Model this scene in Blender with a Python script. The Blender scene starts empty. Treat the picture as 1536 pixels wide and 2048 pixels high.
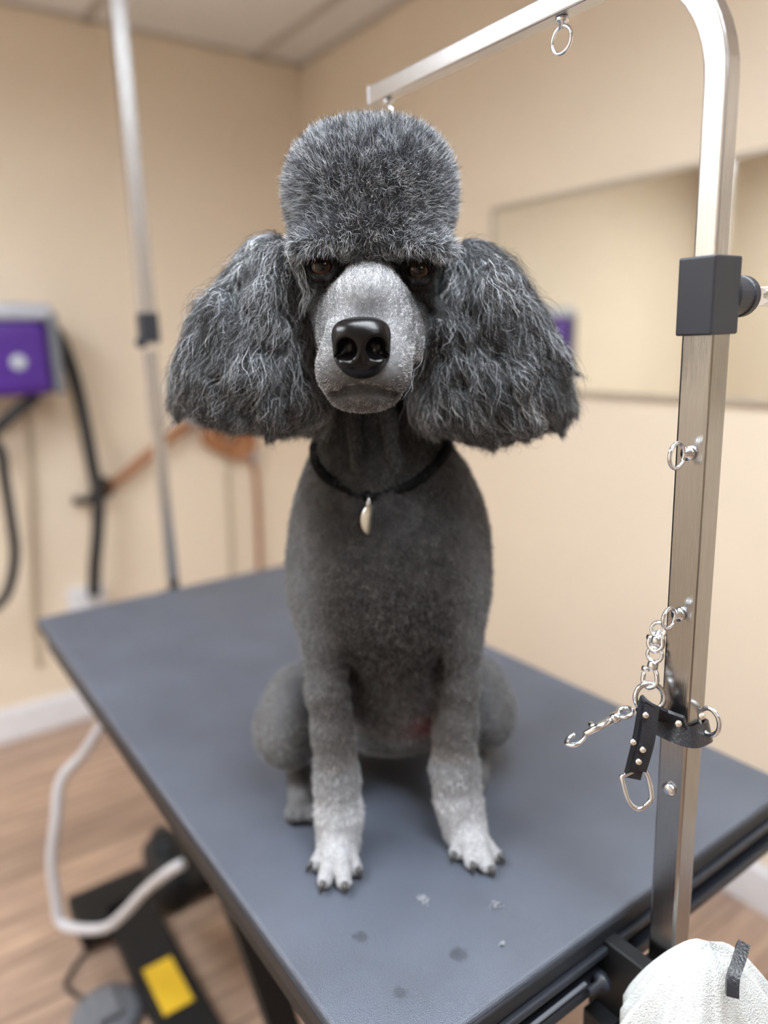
import bpy, bmesh, math, random
import numpy as np
from mathutils import Vector, Matrix
random.seed(7); rng = np.random.default_rng(11)
scene = bpy.context.scene
COL = scene.collection

# ------------------------------------------------------------------ camera
FPX, YAW, PITCH, ROLL = 1463.9, 0.952447, 0.232548, -0.0242854
CAM = np.array([0.0, 0.0, 1.38]); TZ = 0.85            # camera, table-top height
_f = np.array([math.cos(YAW)*math.cos(PITCH), math.sin(YAW)*math.cos(PITCH), -math.sin(PITCH)])
_r = np.array([math.sin(YAW), -math.cos(YAW), 0.0]); _u = np.cross(_r, _f)
RV = _r*math.cos(ROLL)+_u*math.sin(ROLL); UV = -_r*math.sin(ROLL)+_u*math.cos(ROLL); FV = _f
cam = bpy.data.cameras.new('camera'); camo = bpy.data.objects.new('camera', cam); COL.objects.link(camo)
camo.matrix_world = Matrix(((RV[0], UV[0], -FV[0], CAM[0]), (RV[1], UV[1], -FV[1], CAM[1]),
                            (RV[2], UV[2], -FV[2], CAM[2]), (0, 0, 0, 1)))
cam.sensor_fit = 'VERTICAL'; cam.sensor_height = 36; cam.sensor_width = 27
cam.lens = FPX/2048*36; cam.clip_start = 0.02
cam.dof.use_dof = True; cam.dof.focus_distance = 0.575; cam.dof.aperture_fstop = 1.8
scene.camera = camo

# ------------------------------------------------------------------ world, exposure, lamps
w = bpy.data.worlds.new('world'); scene.world = w; w.use_nodes = True
w.node_tree.nodes['Background'].inputs[0].default_value = (0.9, 0.95, 1, 1)
w.node_tree.nodes['Background'].inputs[1].default_value = 0.05
scene.view_settings.view_transform = 'Standard'; scene.view_settings.look = 'None'
scene.view_settings.gamma = 1; scene.view_settings.exposure = 0.0
try: scene.view_settings.use_curve_mapping = False
except Exception: pass
PANELS = [(-0.60, 1.15, 23.0), (0.38, 0.05, 22.5), (0.40, -1.60, 7.0)]   # ceiling troffers: x, y, strength

# ------------------------------------------------------------------ helpers
def U(px, py, x=None, y=None, z=None, d=None):
    v = FV+RV*(px-768)/FPX+UV*(1024-py)/FPX
    if x is not None: t = (x-CAM[0])/v[0]
    elif y is not None: t = (y-CAM[1])/v[1]
    elif z is not None: t = (z-CAM[2])/v[2]
    else: t = d
    return CAM+v*t

def nodes_of(name):
    m = bpy.data.materials.new(name); m.use_nodes = True
    return m, m.node_tree.nodes, m.node_tree.links, m.node_tree.nodes['Principled BSDF']
def mat(name, col, rough=.5, metal=0, bump=0, bscale=200, var=0, vscale=20, spec=None, coat=0, stretch=None):
    m, N, L, b = nodes_of(name)
    b.inputs['Base Color'].default_value = (*col, 1); b.inputs['Roughness'].default_value = rough
    b.inputs['Metallic'].default_value = metal
    if spec is not None: b.inputs['Specular IOR Level'].default_value = spec
    if coat: b.inputs['Coat Weight'].default_value = coat
    tc = N.new('ShaderNodeTexCoord')
    vec = tc.outputs['Object']
    if stretch:
        mp = N.new('ShaderNodeMapping'); mp.inputs['Scale'].default_value = stretch
        L.new(vec, mp.inputs['Vector']); vec = mp.outputs['Vector']
    n = N.new('ShaderNodeTexNoise'); n.inputs['Scale'].default_value = vscale; n.inputs['Detail'].default_value = 4
    L.new(vec, n.inputs['Vector'])
    v = var if var else .03
    mr = N.new('ShaderNodeMapRange'); mr.inputs['From Min'].default_value = .3; mr.inputs['From Max'].default_value = .7
    mr.inputs['To Min'].default_value = 1-v; mr.inputs['To Max'].default_value = 1+v; L.new(n.outputs['Fac'], mr.inputs['Value'])
    hs = N.new('ShaderNodeHueSaturation'); hs.inputs['Color'].default_value = (*col, 1)
    L.new(mr.outputs['Result'], hs.inputs['Value']); L.new(hs.outputs['Color'], b.inputs['Base Color'])
    if bump:
        n2 = N.new('ShaderNodeTexNoise'); n2.inputs['Scale'].default_value = bscale; L.new(vec, n2.inputs['Vector'])
        bp = N.new('ShaderNodeBump'); bp.inputs['Strength'].default_value = bump; bp.inputs['Distance'].default_value = .002
        L.new(n2.outputs['Fac'], bp.inputs['Height']); L.new(bp.outputs['Normal'], b.inputs['Normal'])
    return m

def obj(name, bm, m, parent=None, smooth=False, bevel=0):
    me = bpy.data.meshes.new(name)
    if isinstance(bm, tuple): me.from_pydata(bm[0], [], bm[1])
    else: bmesh.ops.recalc_face_normals(bm, faces=bm.faces); bm.to_mesh(me); bm.free()
    me.materials.append(m)
    if smooth: me.polygons.foreach_set('use_smooth', [True]*len(me.polygons))
    o = bpy.data.objects.new(name, me); COL.objects.link(o)
    if parent:
        o.parent = parent; o.matrix_parent_inverse = parent_inv(parent)
    if bevel:
        b = o.modifiers.new('bevel', 'BEVEL'); b.width = bevel; b.segments = 3; b.limit_method = 'ANGLE'
    return o
def parent_inv(p):                       # geometry is written in world space; the parent keeps its place
    chain = Matrix.Identity(4); q = p
    while q is not None:
        chain = Matrix.LocRotScale(q.location, q.rotation_euler, q.scale) if q.parent is None else chain
        q = q.parent
    return chain.inverted() if p.parent is None else Matrix.Identity(4)
def tag(o, label=None, cat=None, group=None, kind=None):
    if label: o['label'] = label
    if cat: o['category'] = cat
    if group: o['group'] = group
    if kind: o['kind'] = kind
    return o
def empty(name, loc, label, cat, rz=0, group=None):
    o = bpy.data.objects.new(name, None); COL.objects.link(o)
    o.location = loc; o.rotation_euler = (0, 0, rz); o.empty_display_size = .05
    return tag(o, label, cat, group)

def box(bm, c, s, rz=0, M=None):
    T = Matrix.Translation(Vector(c)) @ Matrix.Rotation(rz, 4, 'Z') if M is None else M
    bmesh.ops.create_cube(bm, size=1, matrix=T @ Matrix.Diagonal((s[0], s[1], s[2], 1)))
    return bm
def frame_from(t, up=Vector((0, 0, 1))):
    t = Vector(t).normalized()
    if abs(t.dot(up)) > .98: up = Vector((0, 1, 0))
    s = t.cross(up).normalized(); n = s.cross(t).normalized()
    return s, n, t
def tube(bm, pts, r, seg=10, closed=False, up=Vector((0, 0, 1)), prof=None, cap=True):
    """sweep a circle (or prof = list of 2-D points) along pts; r scalar or list"""
    pts = [Vector(p) for p in pts]; n = len(pts); rings = []
    if prof is None: prof = [(math.cos(2*math.pi*i/seg), math.sin(2*math.pi*i/seg)) for i in range(seg)]
    k = len(prof); s_prev = None
    for i, p in enumerate(pts):
        a = pts[(i-1) % n] if (closed or i > 0) else p
        b = pts[(i+1) % n] if (closed or i < n-1) else p
        t = (b-a).normalized()
        if s_prev is None: s, nn, t = frame_from(t, up)
        else:
            s = (s_prev-t*s_prev.dot(t)).normalized(); nn = s.cross(t)
        s_prev = s
        rr = r[i] if hasattr(r, '__len__') else r
        rings.append([bm.verts.new(p+s*q[0]*rr+nn*q[1]*rr) for q in prof])
    for i in range(n if closed else n-1):
        A, B = rings[i], rings[(i+1) % n]
        for j in range(k):
            bm.faces.new((A[j], A[(j+1) % k], B[(j+1) % k], B[j]))
    if not closed and cap:
        bm.faces.new(rings[0][::-1]); bm.faces.new(rings[-1])
    return bm
def smoothpath(pts, n=8):
    P = [Vector(p) for p in pts]; out = []
    for i in range(len(P)-1):
        p0 = P[max(i-1, 0)]; p1 = P[i]; p2 = P[i+1]; p3 = P[min(i+2, len(P)-1)]
        for k in range(n):
            t = k/n
            out.append(.5*((2*p1)+(p2-p0)*t+(2*p0-5*p1+4*p2-p3)*t*t+(3*p1-p0-3*p2+p3)*t**3))
    out.append(P[-1]); return out
def ring(bm, c, R, r, axis, seg=28, ry=None, up=Vector((0, 0, 1))):
    s, n, t = frame_from(axis, up)
    pts = [Vector(c)+s*math.cos(2*math.pi*i/seg)*R+n*math.sin(2*math.pi*i/seg)*(ry or R) for i in range(seg)]
    return tube(bm, pts, r, 8, closed=True)
def lathe(bm, c, prof, axis=(0, 0, 1), seg=28):
    s, n, t = frame_from(axis); c = Vector(c)
    rings = [[bm.verts.new(c+t*h+(s*math.cos(2*math.pi*j/seg)+n*math.sin(2*math.pi*j/seg))*max(r, 1e-5)) for j in range(seg)] for r, h in prof]
    for A, B in zip(rings, rings[1:]):
        for j in range(seg): bm.faces.new((A[j], A[(j+1) % seg], B[(j+1) % seg], B[j]))
    bm.faces.new(rings[0][::-1]); bm.faces.new(rings[-1])
    return bm
SQ = lambda c=.16: [(1, 1-c), (1-c*.3, 1-c*.3), (1-c, 1), (-1+c, 1), (-1+c*.3, 1-c*.3), (-1, 1-c), (-1, -1+c), (-1+c*.3, -1+c*.3), (-1+c, -1), (1-c, -1), (1-c*.3, -1+c*.3), (1, -1+c)]

# ------------------------------------------------------------------ materials
M = {}
M['wall'] = mat('wall_paint', (.80, .69, .56), .7, var=.02, vscale=3, bump=.15, bscale=120)
M['ceil'] = mat('ceiling_tile', (.80, .79, .80), .9, var=.04, vscale=60, bump=.3, bscale=300)
M['grid'] = mat('grid_metal', (.55, .51, .48), .5)
M['base'] = mat('baseboard_paint', (.78, .79, .84), .45)
M['mat'] = mat('rubber_mat', (.076, .088, .118), .40, var=.12, vscale=12, bump=.5, bscale=900, spec=.6)
M['blk'] = mat('black_steel', (.009, .010, .012), .5, var=.1, spec=.3)
M['blkp'] = mat('black_plastic', (.016, .019, .028), .45, var=.08)
M['edge'] = mat('edge_trim', (.016, .018, .023), .45, spec=.3)
M['steel'] = mat('brushed_steel', (.60, .60, .61), .27, 1, var=.12, vscale=60, stretch=(30, 30, .6), bump=.08, bscale=60)
M['steel_dark'] = mat('brushed_steel_outer', (.38, .365, .35), .2, 1, var=.12, vscale=60, stretch=(30, 30, .6), bump=.08, bscale=60)
M['chrome'] = mat('chrome', (.74, .78, .84), .14, 1, var=.03)
M['leather'] = mat('black_leather', (.014, .015, .02), .38, bump=.3, bscale=500)
M['rivet'] = mat('rivet_metal', (.8, .78, .72), .25, 1)
M['nylon'] = mat('black_nylon', (.004, .004, .005), .9, spec=.1)
M['towel'] = mat('white_terry', (.66, .69, .70), .9, var=.08, vscale=70, bump=.9, bscale=700)
M['purple'] = mat('purple_shell', (.07, .018, .24), .35, var=.06)
M['dgrey'] = mat('grey_steel', (.16, .17, .20), .4, var=.05)
M['silver'] = mat('silver_plastic', (.45, .48, .55), .35, var=.05)
M['hose'] = mat('black_hose', (.02, .022, .026), .5)
M['brown'] = mat('brown_leash', (.36, .16, .07), .6, var=.15, vscale=40)
M['cord'] = mat('white_cord', (.56, .56, .60), .45)
M['cordb'] = mat('beige_cord', (.50, .42, .32), .5)
M['yellow'] = mat('yellow_label', (.80, .52, .03), .45, var=.04)
M['white'] = mat('white_plastic', (.75, .77, .82), .4)
M['hair'] = mat('clipped_hair', (.30, .31, .34), .8, var=.2)
M['mframe'] = mat('mirror_edge', (.50, .45, .38), .35, .4)
m, N, L, b = nodes_of('mirror_glass')
b.inputs['Base Color'].default_value = (.88, .89, .84, 1); b.inputs['Metallic'].default_value = 1; b.inputs['Roughness'].default_value = .01
M['mirror'] = m
m, N, L, b = nodes_of('light_diffuser')
for k_, v_ in (('Emission Color', (.90, .96, 1, 1)), ('Base Color', (.8, .8, .8, 1))): b.inputs[k_].default_value = v_
b.inputs['Emission Strength'].default_value = 1; M['lamp'] = m
nt = M['mat'].node_tree; N, L = nt.nodes, nt.links; b = N['Principled BSDF']; src = b.inputs['Base Color'].links[0].from_socket
ge = N.new('ShaderNodeNewGeometry'); nz = N.new('ShaderNodeTexNoise'); nz.inputs['Scale'].default_value = 90; L.new(ge.outputs['Position'], nz.inputs['Vector'])
fac = None
for px_, py_, rad_ in ((918, 1908, .016), (722, 1872, .014), (800, 1985, .012)):          # damp smudges on the rubber
    c_ = U(px_, py_, z=TZ); ds = N.new('ShaderNodeVectorMath'); ds.operation = 'DISTANCE'; ds.inputs[1].default_value = tuple(c_); L.new(ge.outputs['Position'], ds.inputs[0])
    m1_ = N.new('ShaderNodeMapRange'); m1_.inputs['From Min'].default_value = rad_; m1_.inputs['From Max'].default_value = 0; L.new(ds.outputs['Value'], m1_.inputs['Value'])
    m2_ = N.new('ShaderNodeMath'); m2_.operation = 'MULTIPLY'; L.new(m1_.outputs['Result'], m2_.inputs[0]); L.new(nz.outputs['Fac'], m2_.inputs[1])
    m3_ = N.new('ShaderNodeMapRange'); m3_.inputs['From Min'].default_value = .22; m3_.inputs['From Max'].default_value = .34; m3_.inputs['To Max'].default_value = .55; L.new(m2_.outputs[0], m3_.inputs['Value'])
    if fac is None: fac = m3_.outputs['Result']
    else: ad = N.new('ShaderNodeMath'); ad.operation = 'MAXIMUM'; L.new(fac, ad.inputs[0]); L.new(m3_.outputs['Result'], ad.inputs[1]); fac = ad.outputs[0]
mx = N.new('ShaderNodeMix'); mx.data_type = 'RGBA'; L.new(fac, mx.inputs[0]); L.new(src, mx.inputs[6]); mx.inputs[7].default_value = (.012, .014, .02, 1); L.new(mx.outputs[2], b.inputs['Base Color'])
# plank floor: boards run along the left wall
m, N, L, b = nodes_of('plank_floor')
tc = N.new('ShaderNodeTexCoord'); br = N.new('ShaderNodeTexBrick'); L.new(tc.outputs['Object'], br.inputs['Vector'])
br.inputs['Scale'].default_value = 1; br.inputs['Brick Width'].default_value = 1.2; br.inputs['Row Height'].default_value = .15
br.inputs['Mortar Size'].default_value = .002; br.offset = .37
br.inputs['Color1'].default_value = (.48, .345, .265, 1); br.inputs['Color2'].default_value = (.34, .245, .195, 1); br.inputs['Mortar'].default_value = (.10, .06, .04, 1)
mp = N.new('ShaderNodeMapping'); mp.inputs['Scale'].default_value = (1.5, 16, 1); L.new(tc.outputs['Object'], mp.inputs['Vector'])
n = N.new('ShaderNodeTexNoise'); n.inputs['Scale'].default_value = 3; n.inputs['Detail'].default_value = 6; L.new(mp.outputs['Vector'], n.inputs['Vector'])
cr = N.new('ShaderNodeValToRGB'); cr.color_ramp.elements[0].position = .3; cr.color_ramp.elements[0].color = (.62, .58, .6, 1)
cr.color_ramp.elements[1].position = .7; cr.color_ramp.elements[1].color = (1.25, 1.22, 1.15, 1); L.new(n.outputs['Fac'], cr.inputs['Fac'])
mx = N.new('ShaderNodeMix'); mx.data_type = 'RGBA'; mx.blend_type = 'MULTIPLY'; mx.inputs[0].default_value = 1
L.new(br.outputs['Color'], mx.inputs[6]); L.new(cr.outputs['Color'], mx.inputs[7]); L.new(mx.outputs[2], b.inputs['Base Color'])
b.inputs['Roughness'].default_value = .42; M['floor'] = m

# ------------------------------------------------------------------ room
X0, X1, Y0, Y1, ZC = -1.15, 1.612, -3.6, 2.75, 2.42
def struct(name, c, s, m, bevel=0):
    return tag(obj(name, box(bmesh.new(), c, s), m, bevel=bevel), kind='structure')
xm, ym = (X0+X1)/2, (Y0+Y1)/2
struct('floor', (xm, ym, -.05), (X1-X0+.2, Y1-Y0+.2, .1), M['floor'])
struct('wall_left', (xm, Y1+.05, ZC/2), (X1-X0+.2, .1, ZC), M['wall'])
struct('wall_right', (X1+.05, ym, ZC/2), (.1, Y1-Y0, ZC), M['wall'])
struct('wall_front', (X0-.05, ym, ZC/2), (.1, Y1-Y0, ZC), M['wall'])
struct('wall_back', (xm, Y0-.05, ZC/2), (X1-X0+.2, .1, ZC), M['wall'])
struct('ceiling', (xm, ym, ZC+.05), (X1-X0+.2, Y1-Y0+.2, .1), M['ceil'])
def baseboard(name, c, s):
    bm = box(bmesh.new(), c, s)
    c2 = list(c); s2 = list(s); c2[2] = c[2]+s[2]/2+.005; s2[2] = .012
    if s[0] > s[1]: s2[1] *= .6; c2[1] += s[1]*.2
    else: s2[0] *= .6; c2[0] += s[0]*.2
    box(bm, c2, s2); return tag(obj(name, bm, M['base'], bevel=.003), kind='structure')
baseboard('baseboard_left', (xm, Y1-.008, .055), (X1-X0, .016, .11))
baseboard('baseboard_right', (X1-.008, ym, .055), (.016, Y1-Y0-.04, .11))
bm = bmesh.new()
gx = U(520, 105, z=ZC)[0]
xs = [gx+.61*k for k in range(-3, 3) if X0+.02 < gx+.61*k < X1-.02]
for x in xs: box(bm, (x, ym, ZC-.004), (.026, Y1-Y0, .008))
ys = [Y1-.02-.0-1.22*k for k in range(1, 5)]
for y in ys:
    box(bm, (xm, y, ZC-.0035), (X1-X0, .026, .008))
box(bm, (xm, Y1-.012, ZC-.004), (X1-X0, .022, .008)); box(bm, (X1-.012, ym, ZC-.004), (.022, Y1-Y0, .008))
tag(obj('trim_1', bm, M['grid']), kind='structure')

for i, (x, y, st) in enumerate(PANELS):
    t = empty('ceiling_light', (x, y, ZC), ['white fluorescent ceiling panel over the aisle left of the table',
              'white fluorescent ceiling panel above the near end of the table', 'white fluorescent ceiling panel farthest from the tan room corner'][i], 'ceiling light', group='ceiling light panels')
    bm = bmesh.new()
    for sx in (-1, 1): box(bm, (x+sx*.29, y, ZC-.05), (.015, 1.2, .09))  # unseen deep skirts, added to keep grazing light off ceiling and upper walls
    for sy in (-1, 1): box(bm, (x, y+sy*.5925, ZC-.05), (.565, .015, .09))
    obj('frame', bm, M['white'], t)
    ml = M['lamp'].copy(); ml.node_tree.nodes['Principled BSDF'].inputs['Emission Strength'].default_value = st
    obj('diffuser', box(bmesh.new(), (x, y, ZC-.013), (.56, 1.165, .006)), ml, t)

# ------------------------------------------------------------------ mirror on the right wall
MX = X1-.012
pa = U(985, 420, x=MX); pb = U(1150, 785, x=MX); z0, z1 = pb[2], pa[2]; y1 = pa[1]; y0 = -.35
t = empty('wall_mirror', (X1, (y0+y1)/2, z0), 'large rectangular mirror with thin pale frame on the right wall', 'mirror')
obj('glass', box(bmesh.new(), (X1-.006, (y0+y1)/2, (z0+z1)/2), (.008, y1-y0, z1-z0)), M['mirror'], t)
bm = bmesh.new(); fw = .013
for zz in (z0, z1): box(bm, (X1-.008, (y0+y1)/2, zz), (.016, y1-y0+fw, fw))
for yy in (y0, y1): box(bm, (X1-.008, yy, (z0+z1)/2), (.016, fw, z1-z0-fw))
obj('frame', bm, M['mframe'], t, bevel=.002)

# ------------------------------------------------------------------ grooming table
TX0, TX1, TY0, TY1 = .2316, .8420, .3526, 1.5366
cx, cy = (TX0+TX1)/2, (TY0+TY1)/2; W, Ln = TX1-TX0, TY1-TY0
t = empty('grooming_table', (cx, cy, 0), 'black rubber-topped lift table that the grey dog sits on', 'table'); table = t
obj('tabletop', box(bmesh.new(), (cx, cy, TZ-.009), (W, Ln, .018)), M['mat'], t, bevel=.004)
bm = bmesh.new()
for sx in (-1, 1): box(bm, (cx+sx*(W/2-.001), cy, TZ-.0145), (.006, Ln+.004, .016))
for sy in (-1, 1): box(bm, (cx, cy+sy*(Ln/2-.001), TZ-.0145), (W+.004, .006, .016))
obj('edge_trim', bm, M['edge'], t, bevel=.002)
bm = bmesh.new()
for sx in (-1, 1): box(bm, (cx+sx*(W/2-.022), cy, TZ-.045), (.025, Ln-.02, .042))
for sy in (-1, 1): box(bm, (cx, cy+sy*(Ln/2-.022), TZ-.045), (W-.07, .025, .042))
for k in range(3): box(bm, (cx, TY0+.3+k*.3, TZ-.043), (W-.07, .03, .035))
obj('frame', bm, M['blk'], t, bevel=.003)
for sy in (-1, 1):                                             # accessory rail with a slot on both short ends
    bm = bmesh.new(); yy = cy+sy*(Ln/2-.0)
    box(bm, (cx, yy, TZ-.028), (W*.96, .014, .008)); box(bm, (cx, yy, TZ-.058), (W*.96, .014, .012))
    o = obj('rail', bm, M['blkp'], t, bevel=.002)
    obj('slot_strip', box(bmesh.new(), (cx-.16*1, yy+sy*.0075, TZ-.043), (.16, .003, .0025)), M['dgrey'], o)
# scissor lift
for sx in (-1, 1):
    xx = cx+.10+sx*.12
    obj('lift_arm', tube(bmesh.new(), [(xx, TY0+.12, TZ-.07), (xx, TY1-.25, .13)], .022, prof=SQ()), M['blk'], t)
    obj('lift_arm', tube(bmesh.new(), [(xx-sx*.05, TY1-.12, TZ-.07), (xx-sx*.05, TY0+.25, .13)], .022, prof=SQ()), M['blk'], t)
obj('pivot_shaft', tube(bmesh.new(), [(cx-.04, cy, .455), (cx+.19, cy, .455)], .014, 12), M['blkp'], t, smooth=True)
pL = U(400, 1700, d=1.02); pM = U(545, 2048, d=1.10); dv = pM-pL; pE = pL+dv*((pL[2]-.06)/-dv[2])
obj('leg', tube(bmesh.new(), [pL+np.array([.02, 0, .03]), pE], .021, prof=SQ(), up=Vector((0, 1, 0))), M['blk'], t)
# base: beam along the table with a yellow label, cross foot at its far end
zb = .075
b0 = U(345, 1980, z=zb); bxm = b0[0]; ybf = U(240, 1800, z=zb)[1]
obj('base_beam', box(bmesh.new(), (bxm, (ybf+.25)/2, zb/2+.012), (.105, ybf-.25, zb-.024)), M['blk'], t, bevel=.006)
q0 = U(135, 1800, z=zb); q1 = U(330, 1745, z=zb)
obj('base_foot', box(bmesh.new(), ((q0[0]+TX1+.0)/2, (q0[1]+q1[1])/2-.03, zb/2+.012), (TX1-q0[0], .14, zb-.024)), M['blk'], t, bevel=.008)
obj('base_foot', box(bmesh.new(), ((q0[0]+TX1)/2, .3, zb/2+.012), (TX1-q0[0], .14, zb-.024)), M['blk'], t, bevel=.008)
for xx in (q0[0]+.03, TX1-.03):
    for yy in (.3, (q0[1]+q1[1])/2-.03):
        obj('foot_pad', lathe(bmesh.new(), (xx, yy, 0), [(.022, 0), (.024, .008), (.012, .013), (.008, .02)]), M['silver'], t, smooth=True)
la = U(300, 1938, z=zb); lb = U(345, 2020, z=zb)
tag(obj('warning_label', box(bmesh.new(), (bxm-.004, (la[1]+lb[1])/2, zb+.001), (.062, abs(la[1]-lb[1])+.01, .002)), M['yellow'], t, bevel=.0005), 'yellow label')
# motor and linkage beneath the table, seen left of the edge
mc = U(335, 1735, z=.30)
obj('motor', lathe(bmesh.new(), (mc[0]-.02, mc[1]-.1, .30), [(.03, 0), (.045, .01), (.045, .15), (.03, .17), (.02, .2)], axis=(.2, 1, .1)), M['blk'], t, smooth=True)
bm = bmesh.new(); m0 = U(325, 1690, z=.36); m1 = U(350, 1800, z=.14); m2 = U(420, 1830, z=.14)
tube(bm, [m0, U(330, 1740, z=.26), m1], .018, prof=SQ())
obj('linkage', bm, M['blk'], t)

# ------------------------------------------------------------------ near grooming arm
PX, PY = .527, .309; ARZ = math.radians(90.3)
axd = Vector((math.cos(ARZ), math.sin(ARZ), 0)); axs = Vector((math.sin(ARZ), -math.cos(ARZ), 0))   # arm direction, sideways (right)
P0 = Vector((PX, PY, 0))
t = empty('grooming_post', (PX, PY, TZ-.06), 'brushed steel square overhead arm clamped to the near table end', 'grooming arm'); arm = t
zarm = 1.38+.262; zblk0, zblk1 = 1.38-.003, 1.38+.052; R = .095
hp = .0088
pts = [P0+Vector((0, 0, 1.10)), P0+Vector((0, 0, zarm-R))]
for k in range(1, 13):
    a = math.pi/2*k/12; pts.append(P0+Vector((0, 0, zarm-R+R*math.sin(a)))+axd*(R-R*math.cos(a)))
ARMEND = P0+axd*.405+Vector((0, 0, zarm)); pts.append(ARMEND)
o = obj('upper_tube', tube(bmesh.new(), pts, hp, prof=SQ(.2), up=axs), M['steel'], t, smooth=False, bevel=.0)
obj('lower_tube', tube(bmesh.new(), [P0+Vector((0, 0, TZ-.065)), P0+Vector((0, 0, zblk0+.01))], .0125, prof=SQ(.18), up=axs), M['steel_dark'], t)
Mr = lambda c: Matrix.Translation(Vector(c)) @ Matrix((axs, axd, Vector((0, 0, 1)))).transposed().to_4x4()
def lbox(c, s, bm=None):                                                        # box in the arm's own axes
    bm = bm or bmesh.new(); T = Mr(c) @ Matrix.Diagonal((*s, 1)); bmesh.ops.create_cube(bm, size=1, matrix=T); return bm
zc = (zblk0+zblk1)/2
obj('clamp_block', lbox(P0+Vector((0, 0, zc)), (.036, .0285, zblk1-zblk0)), M['blkp'], t, bevel=.0016)
kb = P0+axs*.018+Vector((0, 0, zc))
kn = obj('clamp_knob', lathe(bmesh.new(), kb, [(.014, 0), (.0155, .001), (.0155, .004), (.0145, .005), (.0145, .020), (.0155, .021), (.0155, .027), (.0145, .0285), (.006, .0285)], axis=axs), M['blkp'], t, smooth=False)
hd = (Vector((.3, -.9, .05))).normalized()
obj('knob_handle', tube(bmesh.new(), [kb+axs*.0245, kb+axs*.031, kb+axs*.045, kb+axs*.075], [.0035, .0055, .0075, .008], 14), M['chrome'], kn, smooth=True)
def eyebolt(par, at, drop, Rr=.011, name='eye_bolt', axis=None, wire=.0016):
    bm = bmesh.new(); d = Vector(drop).normalized(); at = Vector(at)
    lathe(bm, at, [(.0045, 0), (.0055, .001), (.0055, .004), (.003, .0045), (.0028, .008)], axis=d, seg=14)
    ring(bm, at+d*(.007+Rr), Rr, wire, axis or axs, up=d)
    return obj(name, bm, M['chrome'], par, smooth=True)
eyebolt(t, P0+axd*.143+Vector((0, 0, zarm-hp)), (0, 0, -1), .0100)
eyebolt(t, ARMEND-axd*.022+Vector((0, 0, -hp)), (0, 0, -1), .0085)
e1 = U(1362, 912, y=PY)[2]; e2 = U(1340, 1240, y=PY)[2]; e3 = 1.38-.385
side = -axs
eyebolt(t, P0+side*.0125+Vector((0, 0, e1)), side, .0095, axis=axd)
eyebolt(t, P0+side*.0125+Vector((0, 0, e2)), side, .0082, axis=axd)
lathe_b = lathe(bmesh.new(), P0+side*.0125+Vector((0, 0, U(1325, 1590, y=PY)[2])), [(.006, 0), (.006, .002), (.004, .004), (.001, .0045)], axis=side, seg=16)
obj('set_screw', lathe_b, M['chrome'], t, smooth=True)
obj('end_cap', lbox(ARMEND+axd*.0015, (hp*2.02, .004, hp*2.02)), M['silver'], t, bevel=.001)
# mounting bracket between table end and pole
bm = bmesh.new()
lbox(P0+Vector((-.030, .020, TZ-.060)), (.016, .075, .085), bm)
lbox(P0+Vector((.0, 0, TZ-.066)), (.050, .045, .050), bm)
lbox(P0+Vector((-.03, .035, TZ-.105)), (.05, .03, .03), bm)
obj('bracket', bm, M['blk'], t, bevel=.002)
obj('bracket_plate', lbox(P0+Vector((-.021, .002, TZ-.040)), (.003, .060, .006)), M['steel'], t)
lb_ = bmesh.new()
lathe(lb_, P0+Vector((-.052, .030, TZ-.045)), [(.009, 0), (.009, .006), (.004, .008), (.004, .02)], axis=(-1, 0, 0), seg=16)
obj('bracket_bolt', lb_, M['blkp'], t, smooth=True)
TILT = Matrix.Rotation(.014, 4, -Vector((FV[0], FV[1], 0)).normalized()); arm.rotation_euler = TILT.to_euler()
def tl(p): c = Vector((PX, PY, TZ-.06)); return c+TILT.to_3x3() @ (Vector(p)-c)

# snap hook hanging from the arm's end eye, above the dog's head
def snap(bm, a, b, wr=.0016):
    """swivel snap between a (eye) and b (hook tip)"""
    a = Vector(a); b = Vector(b); d = (b-a); Ls = d.length; s, n, tt = frame_from(d)
    ring(bm, a+tt*.006, .006, wr, n, 20, up=tt)
    lathe(bm, a+tt*.011, [(.0035, 0), (.0045, .002), (.0045, .006), (.003, .008)], axis=tt, seg=12)
    tube(bm, [a+tt*.017, a+tt*(Ls-.018)], [.0034, .0026], 10)
    hook = [a+tt*(Ls-.019)+s*0, a+tt*(Ls-.014)-s*.004, a+tt*(Ls-.006)-s*.0055, a+tt*(Ls-.001), a+tt*(Ls-.005)+s*.0055, a+tt*(Ls-.012)+s*.006]
    tube(bm, smoothpath(hook, 4), .0019, 8)
    tube(bm, [a+tt*(Ls*.55)+s*.002, a+tt*(Ls*.55)+s*.008], [.0018, .0024], 8)
ae = tl(ARMEND-axd*.022+Vector((0, 0, -hp-.024)))
bm = bmesh.new(); snap(bm, ae, ae+Vector((.004, .0, -.05)))
tag(obj('snap_hook', bm, M['chrome'], smooth=True), 'small chrome snap hook hanging from the arm end above the dog', 'snap hook')

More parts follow.
